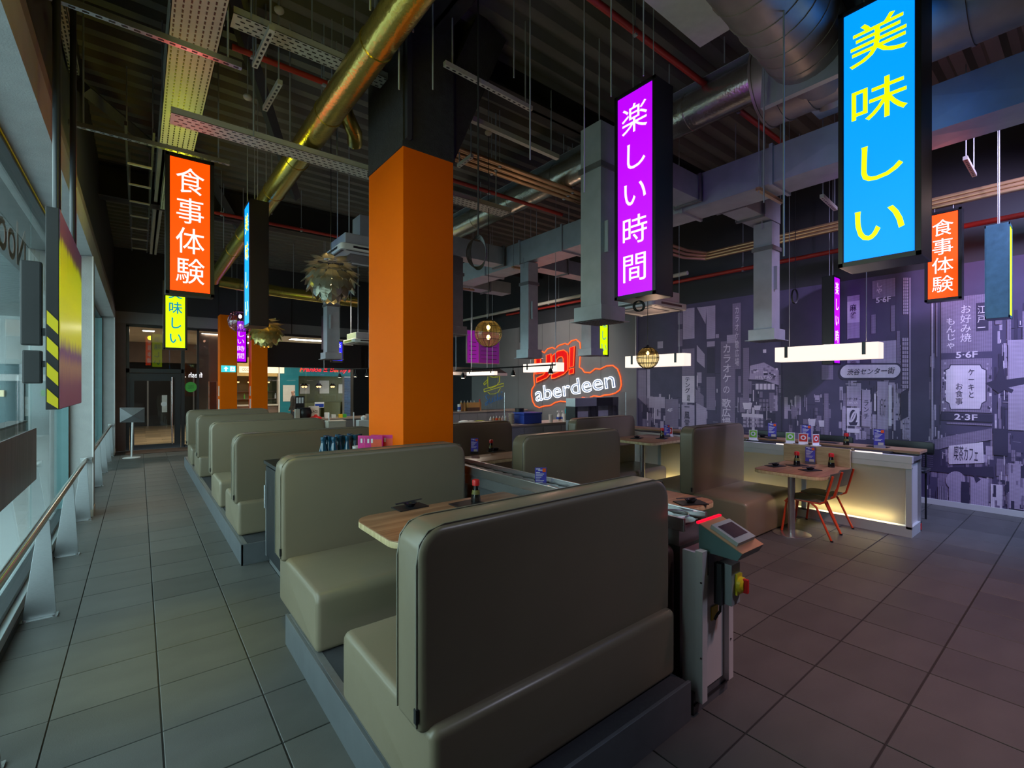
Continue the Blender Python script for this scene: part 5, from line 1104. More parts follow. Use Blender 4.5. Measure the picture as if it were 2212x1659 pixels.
JUG = [(.001,0), (.05,0), (.06,.2), (.055,.2), (.046,.01), (.001,.01)]
SQ = [(.001,0), (.034,0), (.034,.13), (.02,.15), (.001,.15)]; SQC = ([(.02,.148), (.018,.165), (.006,.19), (.001,.2)], 'pale_plastic')
vessel('measuring_jug', 'pale plastic jug on the counter right of the cool box', 'jug', kp(1190, .98, KY+.15), JUG, 'clear_plastic'); vessel('measuring_jug', 'clear jug with green liquid beside the spray bottles', 'jug', kp(1220, .98, KY+.1), JUG, 'clear_plastic')
SPR = [(.001,0), (.045,0), (.045,.14), (.016,.2), (.016,.22), (.001,.22)]
for k, px in enumerate((1207, 1217)):
    c = kp(px, .98, KY+.5); t = vessel('spray_bottle', ('left', 'right')[k]+' white and blue spray bottle on the kitchen counter', 'bottle', c, SPR, 'pale_plastic', 'spray bottles'); MB().box(c[0]-.047, c[0]+.047, c[1]-.047, c[1]+.047, c[2]+.03, c[2]+.09).build('label_band', 'blue_plastic', t); MB().box(c[0]-.06, c[0]+.02, c[1]-.015, c[1]+.015, c[2]+.22, c[2]+.26).build('trigger_head', 'pale_plastic', t, bevel=.005)
c = kp(1230, .98, KY+.6); vessel('bucket', 'teal plastic tub behind the spray bottles', 'tub', c, [(.001,0), (.12,0), (.13,.26), (.10,.32), (.001,.32)], 'teal_plastic')
for k, px in enumerate((1238, 1246)): vessel('mustard_bottle', ('left', 'right')[k]+' yellow bottle beside the spray bottles', 'bottle', kp(px, .98, KY+.12), [(.001,0), (.05,0), (.05,.18), (.03,.22), (.001,.22)], 'yellow_plastic', 'yellow bottles', ([(.03,.22), (.03,.26), (.001,.26)], 'pale_plastic'))
c = kp(1105, .98, KY+.35); t = thing('bowl_stack', 'stack of pale bowls left of the blue cool box', 'bowls', c)
for k in range(6): MB().lathe([(.03,.0), (.085,.055), (.08,.055), (.03,.01)], (c[0], c[1], .98+.04*k), 16).build('bowl', 'stone', t, smooth=True)
c = kp(1122, .98, KY+.62); vessel('black_tub', 'black tub behind the blue cool box', 'tub', c, [(.001,0), (.1,0), (.12,.36), (.001,.36)], 'tray_plastic')
# display oven
t = thing('display_oven', 'black and steel display oven against the grey wall', 'oven', (8.65, 7.75, .0)); MB().box(7.9, 9.45, 7.62, 7.9, 0, 1.1).build('stand', 'kitchen_steel', t)
MB().box(7.9, 9.45, 7.6, 7.9, 1.42, 1.62).build('hood', 'steel_brushed', t, bevel=.004); MB().box(8.64, 9.45, 7.595, 7.9, 1.42, 1.625).build('hood_dark', 'soft_black', t); MB().box(7.92, 9.43, 7.86, 7.9, 1.1, 1.42).build('back', 'pale_plastic', t)
for x in (7.9, 8.62, 9.37): MB().box(x, x+.08, 7.6, 7.9, 1.1, 1.42).build('post', 'soft_black', t)
MB().box(7.98, 9.37, 7.605, 7.611, 1.1, 1.42).build('glass_front', 'clear_glass', t)
# rear counter sauces
for k in range(5): vessel('squeeze_bottle', ['first', 'second', 'third', 'fourth', 'fifth'][k]+' amber squeeze bottle from the left on the rear counter', 'bottle', kp(996+k*7, 1.18, 11.5), [(.001,0), (.05,0), (.05,.2), (.02,.25), (.001,.25)], 'sauce_amber', 'amber squeeze bottles', ([(.02,.25), (.006,.3), (.001,.31)], 'pale_plastic'))
c = kp(1022, 1.18, 11.4); t = thing('sauce_tub', 'clear tub of brown sauce on the rear counter', 'tub', c); MB().box(c[0]-.2, c[0]+.2, c[1]-.05, c[1]+.05, 1.18, 1.28).build('sauce', 'sauce_brown', t); MB().box(c[0]-.2, c[0]+.2, c[1]-.05, c[1]+.05, 1.28, 1.42).build('tub', 'sauce_amber', t)
vessel('squeeze_bottle', 'red capped squeeze bottle at the right end of the rear counter', 'bottle', kp(1036, 1.18, 11.5), [(.001,0), (.05,0), (.05,.22), (.02,.27), (.001,.27)], 'sauce_amber', 'amber squeeze bottles', ([(.022,.27), (.022,.33), (.001,.33)], 'cap_red'))
for k in range(6): vessel('sauce_bottle', ['leftmost', 'second', 'third', 'fourth', 'fifth', 'rightmost'][k]+' small sauce bottle of the row left of the pale bowls', 'bottle', kp(1060+k*6.5, .98, KY+.55), SQ, ('pale_pink_plastic', 'sauce_amber', 'card_orange', 'sauce_amber', 'pale_pink_plastic', 'stone')[k], 'small sauce bottles', SQC)
for k, (px, mat, lab, w) in enumerate(((1003, 'white_cloth', 'heap of white cloths on the kitchen counter', .16), (1018, 'white_cloth', 'grey white cloth bundle beside the lime cloth', .13), (1038, 'lime_cloth', 'lime yellow cloth on the kitchen counter', .2))):
    c = kp(px, .98, KY+.2); m = MB(); m.sphere((c[0], c[1], .98+.08), w, 14, 8, .55 if k < 2 else .3); tag(m.build('cloth_heap', mat, smooth=True), lab, 'cloth')
m = MB(); c = kp(992, 1.18, 11.45); t = thing('spray_can', 'white and blue canister at the pillar edge on the rear counter', 'canister', c); MB().lathe([(.001,0), (.05,0), (.05,.2), (.001,.2)], c, 12).build('body', 'card_white', t); MB().lathe([(.051,.04), (.051,.13), (.05,.13)], c, 12).build('label_band', 'blue_plastic', t)
# sneeze screens
for k, (px, Y, lab) in enumerate(((1090, KY+.02, 'clear upright screen on the kitchen counter left of the cool box'), (1352, 7.55, 'clear upright screen beside the display oven'))):
    c = kp(px, .98, Y); t = thing('glass_screen', lab, 'screen', c); MB().box(c[0]-.5, c[0], c[1], c[1]+.008, .98, 1.75).build('pane', 'clear_glass', t); MB().tube([(c[0], c[1], 0 if k else .98), (c[0], c[1], 1.75)], .009, 8).build('post', 'steel', t)
# left kitchen
c = kp(656, 1.0, 13.7); t = vessel('soup_kettle', 'round black soup kettle with red lid on the left counter', 'kettle', c, [(.001,0), (.13,0), (.19,.06), (.205,.16), (.185,.26), (.17,.29), (.18,.31), (.001,.31)], 'stool_black', None, None, 22)
c2 = kp(682, 1.0, 13.5); tag(MB().lathe([(.001,0), (.17,0), (.14,.05), (.05,.08), (.03,.12), (.001,.12)], c2, 16).build('kettle_lid', 'red_plastic', smooth=True), 'red lid lying right of the black soup kettle', 'lid')
c = kp(678, 1.0, 13.95); t = thing('notice_board', 'cardboard notice with black lettering behind the soup kettle', 'notice', c); MB().box(c[0]-.14, c[0]+.14, c[1], c[1]+.01, 1.0, 1.33).build('board', 'paper', t); text('notice_lettering', 'PLACE', .2, .07, (c[0], c[1]-.004, 1.18), '-Y', 'black_paint', t)
c = kp(690, 1.0, 14.0); t = thing('blue_notice', 'small blue and white notice on the left kitchen counter', 'notice', c); MB().box(c[0]-.13, c[0]+.13, c[1], c[1]+.01, 1.28, 1.44).build('board', 'card_white', t); MB().box(c[0]-.12, c[0]+.12, c[1]-.004, c[1], 1.3, 1.39).build('blue_field', 'blue_plastic', t); MB().tube([(c[0], c[1]+.01, 1.0), (c[0], c[1]+.01, 1.3)], .01, 6).build('post', 'steel', t)
c = kp(725, .85, 10.75); t = thing('white_bin', 'white plastic bin on the counter left of the pillar', 'bin', c); MB().box(c[0]-.19, c[0]+.19, c[1]-.12, c[1]+.12, .85, 1.09).build('tub', 'stone', t, bevel=.01); MB().box(c[0]-.2, c[0]+.2, c[1]-.13, c[1]+.13, 1.09, 1.13).build('rim', 'stone', t, bevel=.01)
c = kp(783, .85, 10.9); t = thing('pale_blue_bin', 'pale blue bin close to the left edge of the pillar', 'bin', c); MB().box(c[0]-.12, c[0]+.12, c[1]-.1, c[1]+.1, .85, 1.1).build('tub', 'sill_paint', t, bevel=.01); MB().sphere((c[0]+.03, c[1], 1.14), .07, 10, 6).build('towel', 'white_cloth', t)
for k, px in enumerate((764, 711)):
    c = kp(px, .85, 10.68); tag(MB().tube([c, (c[0], c[1], 1.3)], .014, 8).build('screen_post', 'white_metal'), ('thin white screen post near the pale blue bin', 'thin white screen post left of the white bin')[k], 'post', 'thin white screen posts')
for k, (px, mat, lab) in enumerate(((736, 'yellow_plastic', 'yellow tub among the left kitchen items'), (743, 'green_plastic', 'green tub among the left kitchen items'), (720, 'pale_plastic', 'pale tub among the left kitchen items'), (706, 'card_white', 'white carton among the left kitchen items'), (642, 'stone', 'pale canister left of the soup kettle'))):
    c = kp(px, 1.0, 13.55); tag(MB().box(c[0]-.06, c[0]+.06, c[1]-.05, c[1]+.05, 1.0, 1.1+.06*(k > 2)+.12*(k == 4)).build('food_tub', mat, bevel=.01), lab, 'tub', 'food tubs on the left kitchen counter')
c = kp(648, 1.0, 14.0); t = thing('poster_stand', 'tilted black and white poster behind the soup kettle', 'poster', c); MB().box(c[0]-.12, c[0]+.12, c[1], c[1]+.02, 1.0, 1.62).build('board', 'soft_black', t); m = MB()
for k in range(3): m.box(c[0]-.1+.07*k, c[0]-.05+.07*k, c[1]-.004, c[1], 1.42, 1.58)
m.build('white_print', 'card_white', t); MB().box(c[0]-.08, c[0]+.08, c[1]-.004, c[1], 1.05, 1.3).build('red_print', 'card_orange', t)
# extraction canopy with menu screens and track lights
hd = thing('kitchen_canopy', 'dark kitchen extraction canopy above the rear counter', 'canopy', (6.2, 11.6, 2.35)); X0, X1 = 4.9, at(1095, 0, Y=10.9).x
MB().prism([(X0, 2.42), (X1-.3, 2.42), (X1, 2.28), (X0, 2.28)], 10.9, 12.2).build('hood', 'soft_black', hd); MB().box(X0, X1, 10.88, 12.2, 2.2, 2.28).build('skirt', 'steel_brushed', hd); m = MB()
for x in (X0+.3, X1-.5): rod(m, x, 11.2, 2.4); rod(m, x, 12.0, 2.4)
m.build('hanger_rod', 'galvanised', hd)
for k, (a, b, lab) in enumerate(((1010, 1034, 'left purple menu screen above the kitchen canopy'), (1036, 1078, 'right purple menu screen above the kitchen canopy'))):
    xa, xb = at(a, 0, Y=12.4).x, at(b, 0, Y=12.4).x; zb, zt_ = at(1040, 784, Y=12.4).z, at(1040, 716, Y=12.4).z; t = thing('menu_screen', lab, 'screen', ((xa+xb)/2, 12.4, zb), 'purple menu screens')
    MB().box(xa, xb, 12.4, 12.45, zb, zt_).build('display', ('screen_purple', 'screen_violet')[k], t); MB().box(xa-.02, xb+.02, 12.41, 12.47, zb-.02, zt_+.02).build('casing', 'steel_brushed', t); m = MB(); rod(m, (xa+xb)/2, 12.45, zt_); m.build('hanger_rod', 'galvanised', t); m = MB()
    for j in range(5): m.box(xa+.06, xb-.1, 12.394, 12.399, zb+.12+j*.13, zb+.135+j*.13)
    m.build('menu_print', 'soft_black', t)
def spot(mb_label, p, track):
    t = thing('track_spotlight', mb_label, 'lamp', tuple(p), 'track spotlights'); x, y, z = p
    MB().lathe([(.02,.10), (.045,.03), (.05,0), (.001,0)], (x, y, z), 14).build('lamp_head', 'soft_black', t, smooth=True); MB().lathe([(.001,0), (.038,-.002), (.001,-.004)], (x, y, z), 12).build('bulb', 'spot_bulb', t); MB().tube([(x, y, z+.1), (x, y, track)], .01, 6).build('stem', 'soft_black', t)
a, b = at(985, 800, d=9.2), at(1200, 788, d=8.6); tr = thing('light_track', 'black lighting track crossing before the kitchen canopy', 'track', tuple(a)); MB().tube([a, b], .014, 6).build('rail', 'soft_black', tr); m = MB(); rod(m, a.x, a.y, a.z, 4.40, r=.005); rod(m, b.x, b.y, b.z, 4.34, r=.005); m.build('hanging_wire', 'galvanised', tr)
for k, (px, py, lab) in enumerate(((1001, 803, 'spotlight at the left end of the lighting track'), (1112, 802, 'spotlight in the middle of the lighting track'), (1190, 800, 'spotlight at the right end of the lighting track'))):
    u = (px-985)/(1200-985); q = a.lerp(b, u); spot(lab, (q.x, q.y, q.z-.16), q.z)
a, b = at(700, 800, d=12.2), at(797, 796, d=12.0); tr = thing('light_track', 'black lighting track left of the orange pillar', 'track', tuple(a)); MB().tube([a, b], .014, 6).build('rail', 'soft_black', tr); m = MB(); rod(m, a.x, a.y, a.z, r=.005); rod(m, b.x, b.y, b.z, r=.005); m.build('hanging_wire', 'galvanised', tr)
for k, u in enumerate((.35, .7, .95)): q = a.lerp(b, u); spot(['left spotlight of the track left of the pillar', 'middle spotlight of the track left of the pillar', 'right spotlight of the track left of the pillar'][k], (q.x, q.y, q.z-.2), q.z)
# ================================================================ MURAL (flat print on the right wall)
def halftone(name, col, dot=.0, scale=52, var=.25):
    m = bpy.data.materials.new(name); m.use_nodes = True; N = m.node_tree.nodes; L = m.node_tree.links; b = N['Principled BSDF']; b.inputs['Roughness'].default_value = .55
    tc = N.new('ShaderNodeTexCoord'); n = N.new('ShaderNodeTexNoise'); n.inputs['Scale'].default_value = 3.0; n.inputs['Detail'].default_value = 4; L.new(tc.outputs['Object'], n.inputs['Vector'])
    mx = N.new('ShaderNodeMix'); mx.data_type = 'RGBA'; mx.inputs[6].default_value = (*[c*(1-var) for c in col], 1); mx.inputs[7].default_value = (*[min(1, c*(1+var)) for c in col], 1); L.new(n.outputs['Fac'], mx.inputs[0]); src = mx.outputs[2]
    if dot:
        sp = N.new('ShaderNodeSeparateXYZ'); L.new(tc.outputs['Object'], sp.inputs[0]); v = []
        for ax in ('Y', 'Z'):
            a = N.new('ShaderNodeMath'); a.operation = 'MULTIPLY'; a.inputs[1].default_value = scale*2*PI; L.new(sp.outputs[ax], a.inputs[0]); s = N.new('ShaderNodeMath'); s.operation = 'SINE'; L.new(a.outputs[0], s.inputs[0]); v.append(s)
        ad = N.new('ShaderNodeMath'); ad.operation = 'ADD'; L.new(v[0].outputs[0], ad.inputs[0]); L.new(v[1].outputs[0], ad.inputs[1])
        mr = N.new('ShaderNodeMapRange'); mr.inputs[1].default_value = -1.0; mr.inputs[2].default_value = .6; mr.inputs[3].default_value = 1-dot; mr.inputs[4].default_value = 1.0; L.new(ad.outputs[0], mr.inputs[0])
        vm = N.new('ShaderNodeVectorMath'); vm.operation = 'SCALE'; L.new(src, vm.inputs[0]); L.new(mr.outputs[0], vm.inputs['Scale']); src = vm.outputs[0]
    L.new(src, b.inputs['Base Color']); M[name] = m
halftone('mural_base', (.080, .064, .130), 0); halftone('mural_mid', (.30, .235, .37), .5); halftone('mural_light', (.54, .44, .62), .45); halftone('mural_pale', (.80, .70, .88), .22); halftone('mural_dark', (.05, .04, .085), 0)
TONE = ['mural_base', 'mural_mid', 'mural_light', 'mural_pale', 'mural_dark']
MU = MB(); LV = [0]
def wq(px, py): p = at(px, py, X=9.985); return p.y, p.z
def dep(): LV[0] += 1; return 9.9945-.000008*LV[0]
def R(x0, y0, x1, y1, tone):
    (ya, za), (yb, zb) = wq(x0, y0), wq(x1, y1); x = dep(); MU.mi = tone
    MU.add([(x,ya,zb),(x,yb,zb),(x,yb,za),(x,ya,za)], [(0,1,2,3)])
def Q(pts, tone):
    x = dep(); MU.mi = tone; MU.add([(x, *wq(*p)) for p in pts], [tuple(range(len(pts)))])
MU.mi = 0; MU.box(9.9945, 9.9995, YB, 7.42, .092, 3.80)
rr = random.Random(4)
def clutter(x0, x1, y0, y1, n, tones=(1, 1, 2, 4), w=(4, 14), h=(6, 40)):
    for _ in range(n):
        x = rr.uniform(x0, x1); y = rr.uniform(y0, y1); a = rr.uniform(*w); b = rr.uniform(*h); R(x, y, min(x+a, x1), min(y+b, y1), rr.choice(tones))
def grid(x0, y0, x1, y1, nx, ny, tone, gap=.22):
    for i in range(nx):
        for j in range(ny): R(x0+(x1-x0)*i/nx, y0+(y1-y0)*j/ny, x0+(x1-x0)*(i+1-gap)/nx, y0+(y1-y0)*(j+1-gap)/ny, tone)
# street level texture
clutter(1385, 1500, 850, 930, 26); clutter(1500, 1690, 800, 935, 40); clutter(1700, 1800, 850, 950, 22); clutter(1810, 1965, 820, 950, 60, (1, 2, 2, 4)); clutter(1992, 2212, 930, 1095, 70, (1, 1, 2, 4), (5, 20), (8, 60)); clutter(2145, 2212, 650, 930, 26, (1, 2, 4), (3, 10), (20, 110)); clutter(2005, 2032, 700, 960, 16, (1, 2, 4), (2, 8), (10, 60))
for box_, n_ in (((1385, 1500, 850, 930), 30), ((1500, 1690, 800, 935), 45), ((1700, 1800, 850, 950), 25), ((1812, 1962, 822, 948), 60), ((1994, 2210, 935, 1092), 110), ((2148, 2210, 660, 930), 40)):
    clutter(*box_, n_, (4, 3, 2, 4), (.8, 2.2), (6, 34)); clutter(*box_, n_//2, (4, 2, 4), (5, 18), (.8, 2.0))
# left group of signs
for a in ((1475,668,1500,731,2), (1526,662,1545,731,2), (1464,676,1474,700,1), (1464,712,1474,748,1), (1473,754,1500,810,1), (1473,812,1500,870,3), (1472,874,1500,925,2), (1526,814,1545,886,1), (1527,738,1544,748,2), (1527,752,1544,806,4), (1582,656,1600,797,1), (1557,738,1588,930,1), (1570,724,1590,740,2), (1605,752,1618,870,1), (1402,857,1436,882,2), (1437,862,1465,925,1), (1377,800,1396,860,1), (1398,798,1404,860,2), (1420,738,1432,752,2), (1632,828,1676,846,0), (1546,722,1553,730,2)): R(*a)
Q([(1505,664),(1526,662),(1524,700)], 2); Q([(1505,745),(1522,765),(1522,795),(1505,780)], 2); Q([(1377,815),(1396,830),(1396,876),(1377,858)], 1); Q([(1502,840),(1520,855),(1520,880),(1502,868)], 1); Q([(1504,870),(1526,882),(1526,925),(1504,920)], 2)
Q([(1620,790),(1650,783),(1682,800),(1682,832),(1650,822),(1618,822)], 2); clutter(1622, 1680, 790, 822, 26, (3, 4, 1), (4, 10), (2, 6)); Q([(1616,823),(1650,825),(1682,836),(1682,832),(1650,821),(1616,819)], 4); grid(1632, 829, 1675, 845, 5, 1, 3); grid(1640, 862, 1676, 890, 5, 3, 1)
R(1648, 755, 1655, 762, 3); Q([(1604,870),(1625,870),(1622,884),(1607,884)], 3); Q([(1628,876),(1644,876),(1641,886),(1631,886)], 3); R(1624, 880, 1630, 930, 3); R(1687, 700, 1690, 940, 4)
grid(1605, 900, 1650, 925, 6, 3, 2); R(1602, 893, 1648, 903, 3)
# middle: tall signs and oval street sign
for a in ((1830,640,1857,650,2), (1830,652,1857,696,3), (1830,698,1857,730,2), (1830,776,1857,790,2), (1884,607,1934,640,1), (1882,680,1892,720,1), (1925,660,1933,715,1), (1882,738,1936,790,2), (1937,715,1944,790,1), (1964,600,1967,995,2)): R(*a)
Q([(1830,698),(1857,698),(1857,728),(1844,724),(1830,734)], 2); grid(1951, 600, 1963, 680, 3, 12, 2); grid(1949, 730, 1963, 850, 3, 13, 2); grid(1938, 745, 1947, 800, 2, 8, 1)
ov = []
for k in range(28):
    a = 2*PI*k/28; ov.append((1880+(50 if math.cos(a) > 0 else -50)+15*math.cos(a), 802-(math.cos(a)*3)+14*math.sin(a)))
Q([(1880+(x-1880)*1.06, 802+(y-802)*1.25) for x, y in ov], 4); Q(ov, 3)
for a in ((1829,834,1856,860,2), (1829,860,1856,878,2), (1829,881,1857,921,3), (1829,925,1857,936,3), (1819,880,1827,930,2), (1862,842,1880,922,2), (1888,850,1892,888,3), (1884,895,1893,925,2), (1895,824,1918,928,2), (1919,832,1926,920,3), (1930,830,1935,930,2), (1937,840,1948,850,1)): R(*a)
grid(1949, 850, 1965, 950, 3, 9, 2); Q([(1946,848),(1962,838),(1962,900),(1946,908)], 4)
for k, ph in enumerate((0, .7, 1.4)): Q([(1843+ (9-2*k)*math.cos(a+ph)*.9, 900+(15-3*k)*math.sin(a)) for a in [2*PI*i/14 for i in range(14)]], 4 if k % 2 == 0 else 3)
Q([(1833,868+44),(1853,868+44),(1850,919),(1836,919)], 4)
grid(1735, 905, 1775, 935, 3, 2, 1); Q([(1745,905),(1762,905),(1760,920),(1747,920)], 3); Q([(1768,908),(1784,908),(1782,922),(1770,922)], 3); R(1752, 920, 1756, 950, 2); R(1694, 858, 1702, 905, 2); R(1780, 850, 1790, 950, 1); R(1775, 788, 1800, 820, 1)
# right: restaurant signs
for a in ((2012,650,2016,960,2), (2022,650,2025,770,1), (2033,645,2143,763,1), (2108,655,2135,714,4), (2033,763,2143,776,0), (2033,777,2143,892,1), (2033,892,2145,912,4), (2045,912,2143,920,1), (2175,690,2184,745,1), (2178,735,2212,930,2), (2150,620,2165,700,1)): R(*a)
oc = [(2054,789),(2117,789),(2120,796),(2129,800),(2129,866),(2120,871),(2117,883),(2054,883),(2051,871),(2043,866),(2043,800),(2051,796)]
Q([(2086+(x-2086)*1.05, 836+(y-836)*1.04) for x, y in oc], 4); Q(oc, 3)
clutter(2034, 2044, 780, 890, 18, (2, 3, 4), (2, 6), (2, 8)); clutter(2129, 2142, 780, 890, 18, (2, 3, 4), (2, 6), (2, 8))
Q([(2128,828),(2150,820),(2165,780),(2172,820),(2212,815),(2212,830),(2175,838),(2158,850)], 4); Q([(2160,830),(2190,842),(2185,850),(2160,836)], 4)
Q([(1992,955),(2050,942),(2143,925),(2143,950),(2050,965),(1992,980)], 1); Q([(2050,963),(2123,955),(2126,1000),(2050,1003)], 3); R(1992, 968, 2032, 1012, 4); grid(1994, 970, 2030, 1010, 1, 9, 1, .4); Q([(1995,1010),(2145,1008),(2148,1032),(1995,1016)], 4)
Q([(2064+21*math.cos(a), 1038+20*math.sin(a)) for a in [2*PI*i/22 for i in range(22)]], 2); R(2050, 1050, 2075, 1092, 2); R(2076, 1040, 2094, 1090, 4); R(2096, 1030, 2135, 1095, 2); R(2140, 1045, 2165, 1100, 3); R(2145, 925, 2178, 985, 4); Q([(2100,1020),(2119,1036),(2108,1044)], 4); R(2178, 1000, 2212, 1102, 2); clutter(2140, 2212, 1000, 1100, 22, (4, 1), (4, 9), (8, 30)); R(2145, 985, 2212, 991, 4)
for k in range(14): R(2024+k*1.2+2, 1050, 2025+k*1.2+2, 1090, 2 if k % 3 else 4)
mo = MU.build('mural_print', TONE, wr)
def WT(s, cx, cy, wpx, hpx, mat, rot=0, off=0, shear=0, line=1.0):
    (ya, z0), (yb, z1) = wq(cx-wpx/2, cy), wq(cx+wpx/2, cy); (_, za), (_, zb) = wq(cx, cy-hpx/2), wq(cx, cy+hpx/2); yc, zc = wq(cx, cy)
    text('mural_lettering', s, abs(ya-yb), abs(za-zb), (9.985, yc, zc), '-X', mat, wr, off=off, rot=rot, shear=shear, line=line)
L_, D_ = 'mural_pale', 'mural_dark'
WT('カ\nラ\nオ\nケ\n歌\n広\n場', 1592, 726, 9, 128, L_); WT('カ\nラ\nオ\nケ', 1570, 785, 17, 82, L_, off=.01); WT('の', 1569, 842, 13, 15, L_); WT('歌\n広\n場', 1569, 891, 19, 60, L_, off=.01)
WT('テ\nン\nグ', 1485, 832, 11, 34, D_, off=.01); WT('酒\n場', 1487, 860, 7, 14, D_); WT('一\n風\n堂', 1484, 900, 11, 44, D_, off=.01); WT('4F', 1447, 886, 11, 8, L_, off=.01)
WT('RELEAS', 1650, 815, 36, 6, L_, off=.01); WT('麻\n雀', 1843, 673, 14, 32, D_, off=.01); WT('し\nや', 1899, 622, 13, 24, L_, off=.005)
WT('5·6F', 1908, 647, 32, 12, L_, off=.02); WT('渋谷センター街', 1880, 802, 104, 14, D_, off=.01, shear=.2, rot=.02); WT('5·6F', 2088, 766, 47, 14, L_, off=.02); WT('2·3F', 2086, 901, 50, 13, L_, off=.02)
WT('お\n好\nみ\n焼', 2086, 699, 24, 80, L_); WT('も\nん\nじ\nゃ', 2054, 720, 20, 66, L_, off=.012); WT('江\n戸\n一', 2120, 684, 17, 48, L_)
WT('ケ\nー\nキ\nと', 2098, 828, 13, 62, D_, off=.005); WT('お\n食\n事', 2072, 851, 16, 46, D_); WT('喫茶カフェ', 2086, 980, 52, 32, D_, shear=.15)
WT('1F·2F', 1842, 862, 22, 6, D_); WT('105 店', 1842, 870, 22, 6, L_); WT('8 ランチ', 1907, 880, 12, 40, D_, rot=0); WT('ラ\nン\nチ', 1871, 885, 11, 40, D_); WT('2025', 1843, 783, 14, 6, D_)
# ================================================================ NEON SIGNS ON THE GREY WALL
def NP(cx, cy): p = at(cx/5.027+960, cy/5.027+640, X=9.93); return p
ns = thing('neon_sign', 'large neon wall sign with orange outline and white city name', 'sign', tuple(NP(1400, 900)))
def path(pts): return [tuple(NP(*p)) for p in pts]
cloud = [(985,635),(1000,612),(1050,592),(1085,615),(1120,572),(1170,555),(1200,572),(1240,535),(1310,512),(1342,524),(1380,484),(1432,470),(1472,505),(1478,600),(1465,770),(1496,790),(1520,825),(1582,830),(1640,785),(1688,792),(1760,756),(1830,752),(1880,790),(1910,870),(1920,960),(1905,1015),(1860,1050),(1800,1068),(1740,1072),(1690,1090),(1620,1082),(1560,1110),(1500,1100),(1430,1140),(1380,1117),(1335,1148),(1260,1140),(1205,1152),(1150,1186),(1080,1192),(1030,1210),(985,1190),(958,1140),(945,1070),(950,1010),(978,965),(970,860),(985,780),(982,700)]
MB().loop(path(cloud), .017, 8).build('orange_outline', 'neon_orange', ns, smooth=True)
yo = {'y': [(1003,672),(1052,660),(1052,790),(1115,775),(1115,640),(1165,625),(1165,830),(1120,885),(1010,935),(1010,888),(1085,852),(1105,828),(1003,845)], 'bar': [(1370,560),(1420,543),(1410,760),(1365,772)], 'dot': [(1363,795),(1412,780),(1410,835),(1363,848)]}
oo = [(1176,650),(1240,597),(1305,584),(1342,612),(1350,650),(1350,800),(1305,846),(1210,888),(1172,893),(1172,850),(1240,825),(1290,800),(1300,770),(1300,680),(1285,655),(1250,662),(1225,690),(1225,780),(1176,795)]
def plate(pts, name='letter_plate'):
    P = path(pts); m = MB(); n = len(P); m.add([(9.942, p[1], p[2]) for p in P]+[(9.90, p[1], p[2]) for p in P], [tuple(range(n)), tuple(range(2*n-1, n-1, -1))]+[(k, (k+1) % n, (k+1) % n+n, k+n) for k in range(n)])
    o = m.build(name, 'neon_red', ns); MB().loop([(9.895, p[1], p[2]) for p in P], .014, 6).build('tube_outline', 'neon_orange', o, smooth=True)
for v in yo.values(): plate(v)
plate(oo)
a, b = NP(985, 1075), NP(1848, 905); ln = math.hypot(a.y-b.y, b.z-a.z); ang = math.atan2(b.z-a.z, a.y-b.y); mid = (a+b)/2; hh = NP(1420, 850).z-NP(1420, 1030).z
text('white_tubes', 'aberdeen', ln, hh*.98, (9.925, mid.y, mid.z+.02), '-X', 'neon_white', ns, rot=ang, tube=.012)
mk('neon_backing', (.10, .13, .2), .5, 0, 0, emit=.35, ecol=(.22, .3, .5)); text('letter_backing', 'aberdeen', ln, hh*.98, (9.943, mid.y, mid.z+.02), '-X', 'neon_backing', ns, rot=ang)
s2 = thing('neon_sign', 'unlit yellow sushi roll drawing with blue script on the grey wall', 'sign', tuple(NP(530, 1000)))
m = MB()
for pts in ([(470,860),(470,985),(500,1000),(560,975),(595,930),(598,840)], [(428,1010),(640,945),(640,975),(430,1038),(428,1010)], [(425,945),(465,905),(465,935),(430,965),(425,945)], [(470,1040),(490,1062),(540,1060),(580,1045),(605,1000)], [(470,860),(520,880),(575,880),(598,845)]): m.tube([(9.935, q[1], q[2]) for q in path(pts)], .012, 6)
m.loop([(9.935, *tuple(NP(535+45*math.cos(t), 840+38*math.sin(t)))[1:]) for t in [2*PI*i/20 for i in range(20)]], .012, 5); m.loop([(9.935, *tuple(NP(537+20*math.cos(t), 840+18*math.sin(t)))[1:]) for t in [2*PI*i/14 for i in range(14)]], .012, 5)
m.build('yellow_tubes', 'neon_off_yellow', s2, smooth=True)
m = MB()
for pts in ([(478,1075),(460,1068),(446,1085),(455,1110),(475,1130),(468,1170),(445,1185),(440,1165),(470,1140)], [(492,1110),(488,1150),(500,1160),(520,1140),(523,1100),(522,1150)], [(556,1088),(540,1092),(545,1110),(553,1130),(535,1145)], [(575,1045),(570,1135),(580,1105),(592,1095),(594,1130)], [(612,1075),(608,1120),(622,1115),(632,1095)], [(612,1050),(625,1035)]): m.tube([(9.935, q[1], q[2]) for q in path(pts)], .011, 6)
m.build('blue_tubes', 'neon_off_blue', s2, smooth=True)
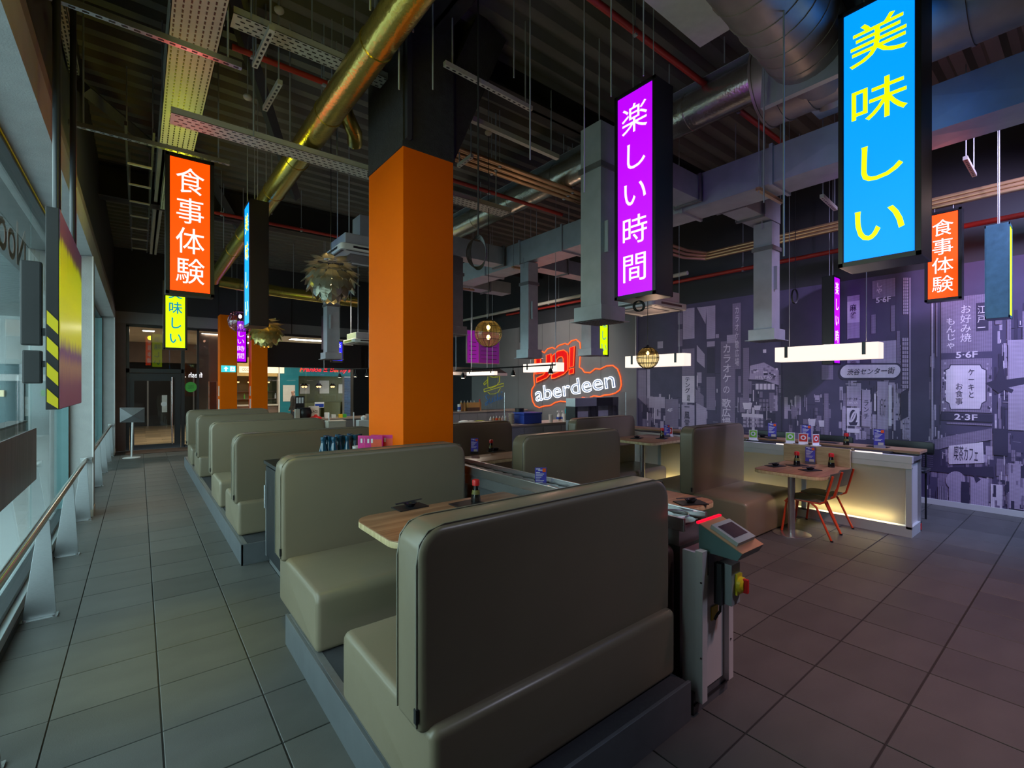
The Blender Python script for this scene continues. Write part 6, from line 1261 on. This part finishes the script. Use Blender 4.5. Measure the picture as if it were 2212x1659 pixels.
# ================================================================ ADDED LIGHTS WITHOUT FITTINGS: SIGN GLOW, FILLS, AISLE DOWNLIGHT
def lamp(name, kind, loc, aim, energy, col, size=.1, angle=60, blend=.8):
    l = bpy.data.lights.new(name, kind); l.energy = energy; l.color = col
    if kind == 'SPOT': l.spot_size = math.radians(angle); l.spot_blend = blend; l.shadow_soft_size = size
    elif kind == 'AREA': l.size = size
    else: l.shadow_soft_size = size
    o = bpy.data.objects.new(name, l); COL.objects.link(o); o.location = loc
    if aim is not None: o.rotation_euler = (Vector(aim)-Vector(loc)).to_track_quat('-Z', 'Y').to_euler()
    return o
lamp('violet_sign_glow', 'SPOT', (7.4, -.6, 5.6), (9.9, 2.8, 1.9), 900, (.64, .54, 1.0), .2, 85)  # added spot for the violet glow of signs out of view
lamp('blue_sign_glow', 'SPOT', (8.3, -1.4, 5.4), (10, .5, 1.6), 900, (.38, .58, 1.0), .2, 90)  # added spot standing in for unseen blue sign glow
lamp('rose_sign_glow', 'SPOT', (4.4, -.8, 5.3), (5.1, .9, .0), 700, (1.0, .50, .50), .15, 64)  # added spot, rose glow of neighbouring signs on the right floor
lamp('lilac_fill', 'SPOT', (3.8, -1.6, 5.6), (3.4, .9, .0), 260, (.74, .76, 1.0), .2, 80)  # added fill to brighten the conveyor end
lamp('yellow_aisle_glow', 'POINT', (.95, 2.5, 3.9), None, 16, (.95, .85, .02), .12)  # added point standing in for a yellow sign above the aisle
lamp('yellow_tray_fill', 'POINT', (.42, 7.5, 4.2), None, 12, (.85, .85, .02), .1)  # hidden point added behind the orange sign to turn the tray yellow
lamp('kitchen_fill', 'SPOT', (7.6, 9.6, 4.2), (10, 10.4, 1.9), 160, (1.0, .9, .85), .1, 120)  # added to brighten the grey wall, without a fitting
lamp('kitchen_fill', 'SPOT', (6.6, 10.2, 4.0), (6.4, 9.6, 0), 230, (1.0, .86, .7), .1, 130)  # added fill standing in for the kitchen's own lights
lamp('kitchen_fill', 'SPOT', (4.2, 12.2, 4.0), (4.3, 12.4, 0), 230, (1.0, .86, .7), .1, 130)  # added fill over the left kitchen, without a fitting
lamp('yellow_floor_glow', 'SPOT', (.35, 3.2, 4.7), (.22, 4.15, 0), 240, (.95, .85, .0), .08, 26, 1.0)  # added spot for the yellow pool on the aisle floor
lamp('aisle_downlight', 'SPOT', (.0, 9.0, 5.6), (.02, 9.1, 0), 420, (1.0, .66, .38), .05, 30, 1.0)
